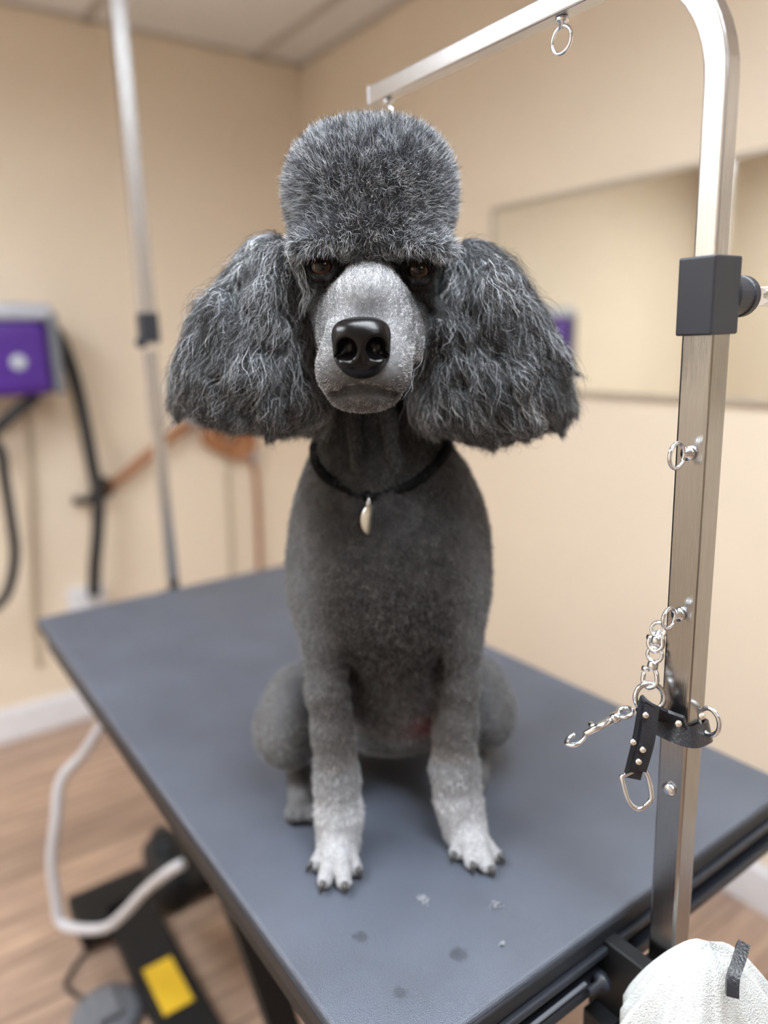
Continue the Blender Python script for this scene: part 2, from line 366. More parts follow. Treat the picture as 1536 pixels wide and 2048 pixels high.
# ------------------------------------------------------------------ restraint strap looped round the pole
t = empty('restraint_strap', (PX-.03, PY, 1.38-.30), 'black riveted leather restraint with chrome clips buckled round the near pole', 'restraint')
def W3(px, py, d): return Vector(U(px, py, d=d))
DP = .605
rA = W3(1318, 1243, DP+.01)
bm = bmesh.new(); snap(bm, W3(1320, 1245, DP), W3(1308, 1305, DP)); obj('snap_hook', bm, M['chrome'], t, smooth=True)
bm = bmesh.new(); snap(bm, W3(1312, 1295, DP), W3(1297, 1378, DP)); obj('snap_hook', bm, M['chrome'], t, smooth=True)
bm = bmesh.new(); ring(bm, W3(1299, 1395, DP), .0118, .0022, FV, 30, up=Vector(UV)); obj('ring', bm, M['chrome'], t, smooth=True)
zs = U(1385, 1445, y=PY)[2]
loop = []
for k in range(40):
    a = 2*math.pi*k/40
    q = P0+axs*(.0195*math.copysign(abs(math.cos(a))**.6, math.cos(a)))+axd*(.0185*math.copysign(abs(math.sin(a))**.6, math.sin(a)))
    loop.append(tl(Vector((q.x, q.y, zs+.004*math.cos(a)*-1))))
flat = lambda wz, th: [(th, wz), (-th, wz), (-th, -wz), (th, -wz)]
bm = bmesh.new(); tube(bm, loop, 1, closed=True, prof=flat(.0085, .0013)); obj('pole_strap', bm, M['leather'], t)
hub = W3(1293, 1418, DP-.005)
bm = bmesh.new(); tube(bm, smoothpath([W3(1278, 1405, DP), hub, W3(1330, 1432, DP), W3(1372, 1447, DP-.012)], 6), 1, prof=flat(.0082, .0014), up=Vector((0, 0, 1)))
obj('side_strap', bm, M['leather'], t)
s0 = W3(1294, 1408, DP-.005); s1 = W3(1282, 1480, DP-.007); s2 = W3(1264, 1556, DP-.005)
up = Vector(FV)
bm = bmesh.new(); tube(bm, smoothpath([s0, s1, s2], 8), 1, prof=flat(.0015, .0068), up=up); obj('hanging_strap', bm, M['leather'], t)
bm = bmesh.new(); tube(bm, smoothpath([W3(1303, 1410, DP-.009), W3(1294, 1480, DP-.011), W3(1277, 1540, DP-.009)], 8), 1, prof=flat(.0015, .0060), up=up); obj('strap_keeper', bm, M['leather'], t)
tri = [W3(1243, 1553, DP-.005), W3(1287, 1540, DP-.005), W3(1303, 1588, DP-.006), W3(1296, 1607, DP-.006), W3(1276, 1618, DP-.006), W3(1256, 1600, DP-.006)]
bm = bmesh.new(); pp = smoothpath(tri+[tri[0]], 5)[:-1]; tube(bm, pp, .0021, 8, closed=True); obj('ring', bm, M['chrome'], t, smooth=True)
bm = bmesh.new(); snap(bm, W3(1262, 1418, DP-.004), W3(1132, 1490, DP-.012), .0019); obj('snap_hook', bm, M['chrome'], t, smooth=True)
bm = bmesh.new(); ring(bm, W3(1418, 1443, DP-.005), .009, .002, axs, 26, ry=.0115); obj('buckle', bm, M['chrome'], t, smooth=True)
for (px, py) in ((1356, 1447), (1266, 1484), (1285, 1499), (1277, 1523), (1291, 1430), (1403, 1432)):
    obj('rivet', lathe(bmesh.new(), W3(px, py, DP-.0135 if px < 1340 else DP-.021), [(.0028, 0), (.0028, .001), (.0018, .0022), (.0003, .0026)], axis=-FV, seg=14), M['rivet'], t, smooth=True)

# ------------------------------------------------------------------ far pole at the other end of the table
fb = U(345, 1165, z=TZ); FX, FY = fb[0], TY1+.042
t = empty('pole_stand', (FX, FY, TZ-.06), 'tall slim steel pole with black clamp at the far table end', 'pole')
def pz(py): 
    best = min((abs((lambda q: 1024-FPX*np.dot(q, UV)/np.dot(q, FV))(np.array([FX, FY, zz])-CAM)-py), zz) for zz in np.arange(.7, 2.42, .002))
    return best[1]
obj('upper_tube', tube(bmesh.new(), [(FX, FY, pz(690)), (FX, FY, min(2.40, pz(0)+.1))], .0160, prof=SQ(.3)), M['steel'], t)
obj('lower_tube', tube(bmesh.new(), [(FX, FY, TZ-.07), (FX, FY, pz(700))], .0125, prof=SQ(.3)), M['steel'], t)
obj('collar_sleeve', tube(bmesh.new(), [(FX, FY, pz(855)), (FX, FY, pz(785))], .0150, prof=SQ(.3)), M['steel'], t)
zz = pz(655)
obj('clamp_block', box(bmesh.new(), (FX, FY, zz), (.036, .036, .06)), M['blkp'], t, bevel=.002)
obj('clamp_knob', lathe(bmesh.new(), (FX-.018, FY, zz-.03), [(.010, 0), (.012, .004), (.012, .016), (.009, .018)], axis=(-.3, -1, 0)), M['blkp'], t)
obj('bracket', box(bmesh.new(), (FX, FY-.015, TZ-.05), (.05, .07, .06)), M['blk'], t, bevel=.002)

# ------------------------------------------------------------------ white towel bundle hanging by the bracket
tc_ = np.array(U(1408, 1990, d=.615))
t = empty('towel', (tc_[0], tc_[1], tc_[2]-.3), 'white terry towel bunched on the near table bracket', 'towel')
seg, rows = 96, 46; V, F = [], []
top = U(1398, 1868, d=.615)[2]; H = .34
Rr_ = np.array([RV[0], RV[1], 0]); Rr_ /= np.linalg.norm(Rr_); Ff = np.array([FV[0], FV[1], 0]); Ff /= np.linalg.norm(Ff)
for i in range(rows):
    s = i/(rows-1); z = top-H*s**1.25
    rr = .068*min(1, (s*3.0+.0)**.62) if s < .33 else .068+.012*(s-.33)
    for j in range(seg):
        a = 2*math.pi*j/seg
        fold = 1+.13*min(1, s*3.5)*math.sin(6*a+1.3*math.sin(2*a)+s*1.4)+.07*min(1, s*4)*math.sin(13*a+2+s*3)+.04*min(1, s*5)*math.sin(23*a+s*9)
        off = .010*s
        x = math.cos(a)*rr*fold; y = math.sin(a)*rr*.62*fold
        zz = z+.004*math.sin(3*a+1)*(1-s)
        p = tc_+Rr_*(x+off)+Ff*y; V.append((p[0], p[1], zz))
for i in range(rows-1):
    for j in range(seg): F.append((i*seg+j, i*seg+(j+1) % seg, (i+1)*seg+(j+1) % seg, (i+1)*seg+j))
F.append(tuple(range(seg))[::-1]); F.append(tuple((rows-1)*seg+j for j in range(seg)))
obj('cloth', (V, F), M['towel'], t, smooth=True)
bm = bmesh.new()
tube(bm, smoothpath([U(1486, 1890, d=.592), U(1478, 1920, d=.583), U(1466, 1955, d=.574), U(1464, 1992, d=.570)], 5), 1, prof=[(.0045, .0045), (-.0045, .0045), (-.0045, -.0045), (.0045, -.0045)], up=Vector(FV).cross(Vector((0, 0, 1))))
tag(obj('strap', bm, M['leather'], t), 'black strap end')

# ------------------------------------------------------------------ left wall: dryer, hoses, leashes, cords
YD = 2.60
t = empty('pet_dryer', (U(20, 690, y=YD)[0], Y1, U(20, 790, y=YD)[2]), 'purple and grey wall-hung force dryer at the left edge', 'dryer')
c0 = U(20, 710, y=YD); wpx = YD/.85/FPX*1.0
bw, bh = .30, .27
cxx, czz = U(-15, 705, y=YD)[0], U(20, 705, y=YD)[2]
xr = U(92, 705, y=YD)[0]; xl = xr-bw; zt = U(40, 640, y=YD)[2]; zb_ = U(40, 790, y=YD)[2]
obj('housing', box(bmesh.new(), ((xl+xr)/2, YD+.02, (zt+zb_)/2), (bw, .20, zt-zb_)), M['purple'], t, bevel=.03)
for xx in (xl-.012, xr+.014): obj('side_panel', box(bmesh.new(), (xx, YD+.02, (zt+zb_)/2+.01), (.03, .22, zt-zb_+.02)), M['dgrey'], t, bevel=.01)
obj('lid', box(bmesh.new(), ((xl+xr)/2, YD+.02, zt+.022), (bw+.04, .22, .05)), M['silver'], t, bevel=.018)
lp = U(38, 725, y=YD-.085)
obj('emblem', lathe(bmesh.new(), (lp[0], YD-.078, lp[2]), [(.024, 0), (.024, .003), (.02, .005)], axis=(0, -1, 0)), M['silver'], t, smooth=True)
obj('wall_bracket', box(bmesh.new(), ((xl+xr)/2, (YD+.11+Y1)/2, (zt+zb_)/2), (.12, Y1-YD-.11, .16)), M['blk'], t)
bm = bmesh.new(); tube(bm, smoothpath([U(75, 790, y=YD), U(30, 825, y=YD), U(-20, 870, y=YD+.03), U(-60, 900, y=YD+.08)], 6), .02, 12)
obj('nozzle_arm', bm, M['hose'], t, smooth=True)

hp_ = [(86, 640), (120, 680), (150, 760), (172, 860), (188, 945), (196, 985), (196, 1060), (190, 1130), (188, 1190)]
bm = bmesh.new(); tube(bm, smoothpath([U(a, b_, y=YD+.02+.0*i) for i, (a, b_) in enumerate(hp_)], 6), [.0225]*49, 12)
tag(obj('dryer_hose', bm, M['hose'], smooth=True), 'black corrugated hose running from the dryer down the left wall', 'hose')
bm = bmesh.new(); tube(bm, smoothpath([U(a, b_, y=YD+.03) for a, b_ in ((-40, 860), (0, 900), (10, 960), (24, 1050), (30, 1110), (20, 1170), (0, 1205), (-50, 1240))], 6), .017, 12)
tag(obj('spare_hose', bm, M['hose'], smooth=True), 'black hose loop hanging at the left edge below the dryer', 'hose')

def wallcord(name, px, r, m, label, cat, y=Y1-.01, group=None):
    bm = bmesh.new(); tube(bm, smoothpath([U(a, b_, y=y) for a, b_ in px], 6), r, 10)
    return tag(obj(name, bm, m, smooth=True), label, cat, group)
wallcord('power_cord', [(52, 810), (62, 900), (66, 1000), (66, 1100), (72, 1230), (78, 1330)], .011, M['cordb'], 'beige power cord hanging straight down left of the black hose', 'cord')
wallcord('thin_cord', [(455, 905), (458, 1000), (462, 1060), (464, 1220)], .008, M['cordb'], 'pale thin cord hanging on the wall behind the dog ear', 'cord')
# brown slanted holder from which leashes hang
t = empty('leash_holder', tuple(U(200, 985, y=Y1)), 'brown wooden rod slanting across the left wall behind the far pole', 'rod')
yy = Y1-.05
obj('rod', tube(bmesh.new(), [U(205, 985, y=yy), U(262, 940, y=yy), U(320, 890, y=yy), U(385, 840, y=yy)], [.012, .018, .019, .021], 12), M['brown'], t, smooth=True)
obj('hook_arm', tube(bmesh.new(), [U(148, 1000, y=yy), U(175, 1003, y=yy), U(205, 975, y=yy)], [.016, .014, .026], 12), M['blk'], t, smooth=True)
obj('mount', lathe(bmesh.new(), U(205, 975, y=Y1), [(.04, 0), (.04, .01), (.02, .02), (.018, .06)], axis=(0, -1, 0)), M['blk'], t, smooth=True)
obj('metal_cap', lathe(bmesh.new(), U(385, 838, y=yy), [(.022, -.02), (.028, 0), (.028, .03), (.014, .035)], axis=(0, -.3, .5)), M['silver'], t, smooth=True)
t = empty('leather_leash', tuple(U(480, 880, y=Y1)), 'coiled brown leather leash hanging below the left dog ear', 'leash')
bm = bmesh.new()
for k in range(5):
    c = Vector(U(442+k*9, 868+k*3, y=Y1-.04-.008*k)); ring(bm, c, .085-.006*k, .012, (0.15*k-.3, 1, .05*k), 30, ry=.055+.004*k)
obj('coil', bm, M['brown'], t, smooth=True)
bm = bmesh.new(); tube(bm, smoothpath([U(500, 890, y=Y1-.04), U(512, 960, y=Y1-.03), U(517, 1040, y=Y1-.02), U(520, 1150, y=Y1-.02)], 6), .011, 10)
obj('tail', bm, M['brown'], t, smooth=True)
obj('clip', lathe(bmesh.new(), U(508, 905, y=Y1-.055), [(.008, 0), (.014, .01), (.014, .03), (.008, .04)], axis=(.2, 0, -1)), M['silver'], t, smooth=True)
# white outlet box low on the wall
ob = U(170, 1190, y=Y1)
t = empty('outlet_box', tuple(ob), 'white wall outlet box at the foot of the black hose', 'outlet')
obj('housing', box(bmesh.new(), (ob[0], Y1-.02, ob[2]-.02), (.13, .04, .11)), M['white'], t, bevel=.006)
obj('plug', lathe(bmesh.new(), (ob[0]+.02, Y1-.04, ob[2]), [(.018, 0), (.018, .02), (.01, .03)], axis=(0, -1, 0)), M['cord'], t, smooth=True)

# white looping cable beside the table
pts = [(215, 1420, 1.45), (196, 1462, 1.47), (165, 1510, 1.49), (122, 1560, 1.50), (112, 1640, 1.50), (103, 1720, 1.51), (112, 1800, 1.52), (122, 1845, 1.52), (160, 1858, 1.50), (212, 1855, 1.46), (250, 1825, 1.42), (290, 1782, 1.38), (335, 1745, 1.32), (365, 1728, 1.30)]
bm = bmesh.new(); tube(bm, smoothpath([U(a, b_, d=c) for a, b_, c in pts], 6), .0105, 12)
tag(obj('looped_cable', bm, M['cord'], smooth=True), 'white cable looping down beside the left edge of the table', 'cable')
# foot pedal on the floor
fp = U(215, 2040, z=.0)
t = empty('foot_pedal', tuple(fp), 'grey foot pedal switch on the plank floor by the base beam', 'foot pedal')
obj('base', lathe(bmesh.new(), (fp[0], fp[1], 0), [(.07, 0), (.075, .01), (.07, .025), (.05, .03)]), M['dgrey'], t, smooth=True)
obj('pedal', box(bmesh.new(), (fp[0], fp[1], .04), (.05, .08, .016)), M['dgrey'], t, bevel=.005)
bm = bmesh.new(); tube(bm, smoothpath([(fp[0]-.02, fp[1]+.06, .012), (fp[0]-.05, fp[1]+.14, .008), (fp[0]+.02, fp[1]+.22, .008), (bxm-.06, fp[1]+.3, .012)], 6), .005, 8)
obj('cable', bm, M['hose'], t, smooth=True)

# loose hair clippings on the mat
for k, (px, py, s) in enumerate(((846, 1799, 1.2), (990, 1812, .9), (1005, 1888, .5))):
    c = Vector(U(px, py, z=TZ+.0012)); bm = bmesh.new()
    for q in range(26):
        a = random.random()*6.28; l = .004*s*(.5+random.random()); o_ = Vector((random.gauss(0, .0022*s), random.gauss(0, .0022*s), random.random()*.001))
        tube(bm, [c+o_, c+o_+Vector((math.cos(a)*l*.5, math.sin(a)*l*.5, .0008)), c+o_+Vector((math.cos(a+.6)*l, math.sin(a+.6)*l, 0))], .00022, 5)
    tag(obj('hair_tuft', bm, M['hair']), ['pale tuft of clipped hair in front of the paws, nearer the dog midline', 'pale tuft of clipped hair right of the first, below the right paw',
        'tiny pale hair speck nearest the table end'][k], 'hair tuft', 'clipped hair tufts on the mat')

#DOG#
# ------------------------------------------------------------------ the poodle
AZ = math.radians(54.571+1.1); OD = .70
XD = np.array([math.sin(AZ), -math.cos(AZ), 0]); YD_ = np.array([math.cos(AZ), math.sin(AZ), 0]); ZD = np.array([0, 0, 1.])
ORG = np.array([OD*math.cos(AZ), OD*math.sin(AZ), TZ])
def Lp(px, py, Y):
    v = FV+RV*(px-768)/FPX+UV*(1024-py)/FPX
    t = (OD+Y)/v.dot(YD_); q = CAM+v*t-ORG
    return np.array([q.dot(XD), Y, q[2]])
def S(px, Y, py=700):                       # size in metres of px pixels at that place
    a = Lp(700, py, Y); b = Lp(701, py, Y); return px*np.linalg.norm(a-b)
def toworld(P): return ORG+P[..., 0:1]*XD+P[..., 1:2]*YD_+P[..., 2:3]*ZD

class Field:
    def __init__(s, xs, ys, zs):
        s.ax = [np.asarray(a, np.float32) for a in (xs, ys, zs)]
        s.f = np.full([len(a) for a in s.ax], .05, np.float32)
    def _sl(s, lo, hi):
        sl = []
        for a, l, h in zip(s.ax, lo, hi):
            i = np.searchsorted(a, l); j = np.searchsorted(a, h); sl.append(slice(max(i-1, 0), min(j+1, len(a))))
        return tuple(sl)
    def grid(s, sl): return np.meshgrid(*[a[c] for a, c in zip(s.ax, sl)], indexing='ij', sparse=True)
    def put(s, fn, lo, hi, k=.0, cut=False):
        m = abs(k)+.012; lo = np.array(lo)-m; hi = np.array(hi)+m
        sl = s._sl(lo, hi)
        if any(c.stop <= c.start for c in sl): return
        X, Y, Z = s.grid(sl); d = fn(X, Y, Z).astype(np.float32); f = s.f[sl]
        if cut: d = -d; a, b = -f, -d          # max(f, -d) = -min(-f, d)
        if k <= 0: r = np.minimum(f, d) if not cut else np.maximum(f, d)
        else:
            if not cut:
                h = np.maximum(k-np.abs(f-d), 0)/k; r = np.minimum(f, d)-h*h*k*.25
            else:
                h = np.maximum(k-np.abs(f-d), 0)/k; r = np.maximum(f, d)+h*h*k*.25
        s.f[sl] = r
    def ell(s, c, r, k=.01, rot=None, cut=False, p=2.0):
        c = np.asarray(c, float); r = np.asarray(r, float)*np.ones(3); R = np.eye(3) if rot is None else rot
        def fn(X, Y, Z):
            dx, dy, dz = X-c[0], Y-c[1], Z-c[2]
            u = [(R[0, i]*dx+R[1, i]*dy+R[2, i]*dz)/r[i] for i in range(3)]
            q = (np.abs(u[0])**p+np.abs(u[1])**p+np.abs(u[2])**p)**(1/p)
            g = np.sqrt((u[0]/r[0])**2+(u[1]/r[1])**2+(u[2]/r[2])**2)
            e = np.sqrt(u[0]**2+u[1]**2+u[2]**2)
            return (q-1)*np.maximum(e, .25)/np.maximum(g, 1e-3) if p == 2.0 else (q-1)*r.min()*1.1
        ext = np.abs(R)@r if p == 2 else np.abs(R)@r
        s.put(fn, c-ext, c+ext, k, cut)
    def cone(s, a, b, ra, rb, k=.01, cut=False, sq=(1, 1)):
        """round cone from a to b; sq scales x and y distances (flattening)"""
        a = np.asarray(a, float); b = np.asarray(b, float); d = b-a; L2 = d.dot(d); rm = max(ra, rb)
        def fn(X, Y, Z):
            t = np.clip(((X-a[0])*d[0]+(Y-a[1])*d[1]+(Z-a[2])*d[2])/L2, 0, 1)
            q = np.sqrt(((X-a[0]-t*d[0])/sq[0])**2+((Y-a[1]-t*d[1])/sq[1])**2+(Z-a[2]-t*d[2])**2)
            return q-(ra+(rb-ra)*t)
        s.put(fn, np.minimum(a, b)-rm*max(1, *sq), np.maximum(a, b)+rm*max(1, *sq), k, cut)
    def chain(s, pts, rs, k=.01, cut=False, sq=(1, 1)):
        for i in range(len(pts)-1): s.cone(pts[i], pts[i+1], rs[i], rs[i+1], k if i == 0 or cut else max(k*.6, .004), cut, sq)
    def loft(s, secs, k=.02):
        """stack of (z, cx, cy, rx, ry, p) sections, cubic in z"""
        A = np.array(secs, float); o = np.argsort(A[:, 0]); A = A[o]
        def fn(X, Y, Z):
            z = Z.ravel(); v = [np.interp(z, A[:, 0], A[:, i]) for i in range(1, 6)]
            ker = np.array([1, 2, 3, 4, 3, 2, 1.]); ker /= ker.sum()
            v = [np.convolve(np.pad(q, 3, mode='edge'), ker, 'valid') for q in v]
            cx_, cy_, rx, ry, p = [q.reshape(Z.shape) for q in v]
            q = (np.abs((X-cx_)/rx)**p+np.abs((Y-cy_)/ry)**p)**(1/p)
            d = (q-1)*np.minimum(rx, ry)
            return np.maximum(d, np.maximum(A[0, 0]-Z, Z-A[-1, 0]))
        lo = [min(A[:, 1]-A[:, 3]), min(A[:, 2]-A[:, 4]), A[0, 0]]; hi = [max(A[:, 1]+A[:, 3]), max(A[:, 2]+A[:, 4]), A[-1, 0]]
        s.put(fn, lo, hi, k)
    def poly(s, P2, Yc, T, wd, k=.01, lean=(0, 0), n=2.2):
        """an outline in the x-z plane inflated to thickness T about y = Yc + lean.x*x + lean.z*z"""
        P2 = np.array(P2); a = P2; b = np.roll(P2, -1, 0); zc = P2[:, 1].mean(); xc = P2[:, 0].mean()
        def fn(X, Y, Z):
            X2, Z2 = np.broadcast_arrays(X[:, 0, :], Z[:, 0, :])
            d = np.full(X2.shape, 9.); ins = np.zeros(X2.shape, bool)
            for p, q in zip(a, b):
                e = q-p; t = np.clip(((X2-p[0])*e[0]+(Z2-p[1])*e[1])/e.dot(e), 0, 1)
                d = np.minimum(d, np.hypot(X2-p[0]-t*e[0], Z2-p[1]-t*e[1]))
                c = ((p[1] > Z2) != (q[1] > Z2)) & (X2 < (q[0]-p[0])*(Z2-p[1])/(q[1]-p[1]+1e-12)+p[0]); ins ^= c
            d = np.where(ins, d, -d); sd = d                                      # positive inside
            u = np.clip(1-sd/wd, 0, 1); h = T*(1-u**n)**(1/n)
            h = h[:, None, :]; sd = sd[:, None, :]
            yc = Yc+lean[0]*(X-xc)+lean[1]*(Z-zc)
            dy = np.abs(Y-yc)
            inside = (dy-h)*.6
            return np.where(sd > 0, np.maximum(inside, -sd), np.hypot(-sd, dy)*.9)
        lo = [P2[:, 0].min(), Yc-T-.04, P2[:, 1].min()]; hi = [P2[:, 0].max(), Yc+T+.04, P2[:, 1].max()]
        s.put(fn, lo, hi, k)
    def mesh(s):
        f = s.f; sg = f < 0; nx, ny, nz = f.shape
        c = np.zeros((nx-1, ny-1, nz-1), np.uint8)
        for i in (0, 1):
            for j in (0, 1):
                for k in (0, 1): c += sg[i:nx-1+i, j:ny-1+j, k:nz-1+k]
        act = (c > 0) & (c < 8); I = np.argwhere(act); idx = -np.ones(act.shape, np.int64); idx[act] = np.arange(len(I))
        corners = [(i, j, k) for i in (0, 1) for j in (0, 1) for k in (0, 1)]
        val = {q: f[I[:, 0]+q[0], I[:, 1]+q[1], I[:, 2]+q[2]] for q in corners}
        acc = np.zeros((len(I), 3)); cnt = np.zeros(len(I))
        for q in corners:
            for ax in range(3):
                if q[ax]: continue
                q2 = list(q); q2[ax] = 1; q2 = tuple(q2); a, b = val[q], val[q2]
                m = (a < 0) != (b < 0); t = np.where(m, a/(np.where(m, a-b, 1)), 0)
                p = np.repeat(np.array([q], float), len(I), 0); p[:, ax] = t
                acc[m] += p[m]; cnt[m] += 1
        p = acc/cnt[:, None]; V = np.empty_like(p)
        for ax in range(3):
            g = s.ax[ax]; i = I[:, ax]; V[:, ax] = g[i]+(g[i+1]-g[i])*p[:, ax]
        F = []
        for ax in range(3):
            o1, o2 = [(1, 2), (2, 0), (0, 1)][ax]
            sl0 = [slice(None)]*3; sl1 = [slice(None)]*3
            for o in (o1, o2): sl0[o] = slice(1, -1); sl1[o] = slice(1, -1)
            sl0[ax] = slice(0, -1); sl1[ax] = slice(1, None)
            a = sg[tuple(sl0)]; b = sg[tuple(sl1)]; E = np.argwhere(a != b)
            for o in (o1, o2): E[:, o] += 1
            def cell(d1, d2):
                q = E.copy(); q[:, o1] += d1; q[:, o2] += d2; return idx[q[:, 0], q[:, 1], q[:, 2]]
            Q = np.stack([cell(-1, -1), cell(0, -1), cell(0, 0), cell(-1, 0)], 1)
            fl = sg[E[:, 0], E[:, 1], E[:, 2]]
            Q[~fl] = Q[~fl][:, ::-1]; F.append(Q)
        F = np.concatenate(F); F = F[(F >= 0).all(1)]
        return V, F
    def grad(s, P):
        """outward unit normals of the field at points P (trilinear)"""
        def samp(Q):
            ii, tt = [], []
            for ax in range(3):
                g = s.ax[ax]; x = np.clip(Q[:, ax], g[0], g[-1]-1e-5); i = np.clip(np.searchsorted(g, x, side='right')-1, 0, len(g)-2)
                ii.append(i); tt.append((x-g[i])/(g[i+1]-g[i]))
            r = 0
            for a in (0, 1):
                for b in (0, 1):
                    for c in (0, 1):
                        wgt = (tt[0] if a else 1-tt[0])*(tt[1] if b else 1-tt[1])*(tt[2] if c else 1-tt[2])
                        r = r+wgt*s.f[ii[0]+a, ii[1]+b, ii[2]+c]
            return r
        e = .003; G = np.stack([samp(P+np.eye(3)[a]*e)-samp(P-np.eye(3)[a]*e) for a in range(3)], 1)
        return G/np.maximum(np.linalg.norm(G, axis=1, keepdims=True), 1e-9)
def relax(V, F, n=2, lam=.5):
    for _ in range(n):
        acc = np.zeros_like(V); c = np.zeros(len(V))
        for a, b in ((0, 1), (1, 2), (2, 3), (3, 0)):
            for p, q in ((a, b), (b, a)):
                for ax in range(3): acc[:, ax] += np.bincount(F[:, p], V[F[:, q], ax], len(V))
                c += np.bincount(F[:, p], minlength=len(V))
        V = V+lam*(acc/np.maximum(c, 1)[:, None]-V)
    return V
def npmesh(name, V, F, m, parent, colors=None):
    me = bpy.data.meshes.new(name); me.vertices.add(len(V)); me.vertices.foreach_set('co', np.asarray(V, np.float32).ravel())
    n = F.shape[1]; me.loops.add(F.size); me.loops.foreach_set('vertex_index', F.astype(np.int32).ravel())
    me.polygons.add(len(F)); me.polygons.foreach_set('loop_start', np.arange(0, F.size, n, dtype=np.int32))
    me.update(calc_edges=True); me.polygons.foreach_set('use_smooth', [True]*len(F))
    if colors is not None:
        a = me.color_attributes.new('coat', 'FLOAT_COLOR', 'POINT')
        a.data.foreach_set('color', np.c_[colors, np.ones(len(V))].astype(np.float32).ravel())
    me.materials.append(m); o = bpy.data.objects.new(name, me); COL.objects.link(o)
    if parent is not None: o.parent = parent
    return o
def axis(*segs):
    """(start, stop, step) pieces joined"""
    a = [];
    for s0, s1, st in segs: a.append(np.linspace(s0, s1, max(2, int(round((s1-s0)/st))), endpoint=False))
    return np.concatenate(a+[[segs[-1][1]]])
def Ry(a): c, s = math.cos(a), math.sin(a); return np.array([[c, 0, s], [0, 1, 0], [-s, 0, c]])
def Rx(a): c, s = math.cos(a), math.sin(a); return np.array([[1, 0, 0], [0, c, -s], [0, s, c]])

G = Field(axis((-.215, -.07, .0032), (-.07, .06, .0017), (.06, .215, .0032)),
          axis((-.185, -.03, .0019), (-.03, .40, .0038)),
          axis((-.008, .06, .0022), (.06, .44, .0038), (.44, .64, .0018), (.64, .78, .0034)))
# --- torso: sections measured from the outline
def sec(py, xl_, xr_, Yc, ry, p=2.1):
    a = Lp(xl_, py, Yc); b = Lp(xr_, py, Yc); return (a[2], (a[0]+b[0])/2, Yc, (b[0]-a[0])/2, ry, p)
G.loft([sec(830, 668, 862, .065, .055), sec(867, 652, 884, .065, .060), sec(900, 626, 905, .066, .068), sec(940, 606, 936, .070, .078),
        sec(1013, 585, 968, .078, .092), sec(1057, 578, 976, .082, .100), sec(1112, 573, 981, .088, .110), sec(1148, 571, 981, .092, .115), sec(1206, 580, 974, .098, .118),
        sec(1265, 604, 958, .108, .118), sec(1330, 640, 940, .118, .115), sec(1390, 675, 915, .128, .105), sec(1430, 700, 890, .14, .09)], k=.02)
G.cone(Lp(745, 700, .055), Lp(765, 900, .065), .050, .056, .03)                 # neck
for a, b in (((-.010, -.006, .0), (-.016, .004, .0)), ((.020, -.004, 0), (.028, .006, 0))):   # throat cords
    G.cone(Lp(702 if a[0] < 0 else 772, 800, -.004), Lp(714 if a[0] < 0 else 790, 930, -.008), .0075, .005, .007)
# prosternum and chest
G.ell(Lp(775, 1170, .03), (.062, .055, .085), .04)
# rump and thighs
G.ell((.02, .22, .105), (.115, .105, .10), .05)
G.ell((.02, .20, .20), (.085, .09, .11), .05)
G.cone(Lp(598, 1395, .135), Lp(578, 1455, .10), .040, .041, .02, sq=(1, 1.35))
G.cone(Lp(954, 1375, .17), Lp(968, 1420, .13), .040, .037, .02, sq=(1, 1.35))
G.ell(Lp(580, 1440, .085), (.034, .045, .045), .02); G.ell(Lp(966, 1410, .12), (.032, .05, .045), .02)
# belly
G.ell(Lp(780, 1425, .11), (.062, .05, .045), .03)
# hind feet
G.cone(Lp(600, 1575, .13)*[1, 1, 0]+[0, 0, .020], Lp(604, 1600, .045)*[1, 1, 0]+[0, 0, .014], .017, .016, .012)
G.cone(Lp(958, 1540, .14)*[1, 1, 0]+[0, 0, .020], Lp(950, 1570, .07)*[1, 1, 0]+[0, 0, .014], .017, .015, .012)
for dx in (-.012, .0, .012):
    q = Lp(604, 1600, .045); G.ell((q[0]+dx, .030, .010), (.0075, .014, .009), .004)
# --- front legs
def leg(pts, k=.022):
    P, r = [], []
    for xl_, xr_, py, Y in pts:
        a = Lp(xl_, py, Y); b = Lp(xr_, py, Y); P.append((a+b)/2); r.append((b[0]-a[0])/2)
    for i in range(len(P)-1): G.cone(P[i], P[i+1], r[i], r[i+1], k if i < 1 else .009)
leg([(590, 690, 1190, .03), (608, 702, 1290, .012), (614, 702, 1380, .0), (627, 709, 1460, -.006), (630, 716, 1560, -.012), (634, 722, 1630, -.018), (634, 722, 1680, -.026)])
leg([(868, 972, 1190, .03), (872, 960, 1290, .014), (876, 956, 1370, .006), (868, 951, 1450, .002), (864, 954, 1540, -.004), (872, 960, 1600, -.008), (884, 974, 1655, -.014)])
for l_ in ([(700, 1270), (706, 1360), (714, 1450)], [(880, 1270), (874, 1350), (864, 1440)]):
    G.chain([Lp(a, b, .0) for a, b in l_], [.003, .005, .006], .012, cut=True)
G.ell(Lp(678, 1640, -.022), (.0225, .021, .020), .01); G.ell(Lp(922, 1625, -.012), (.0215, .021, .020), .01)
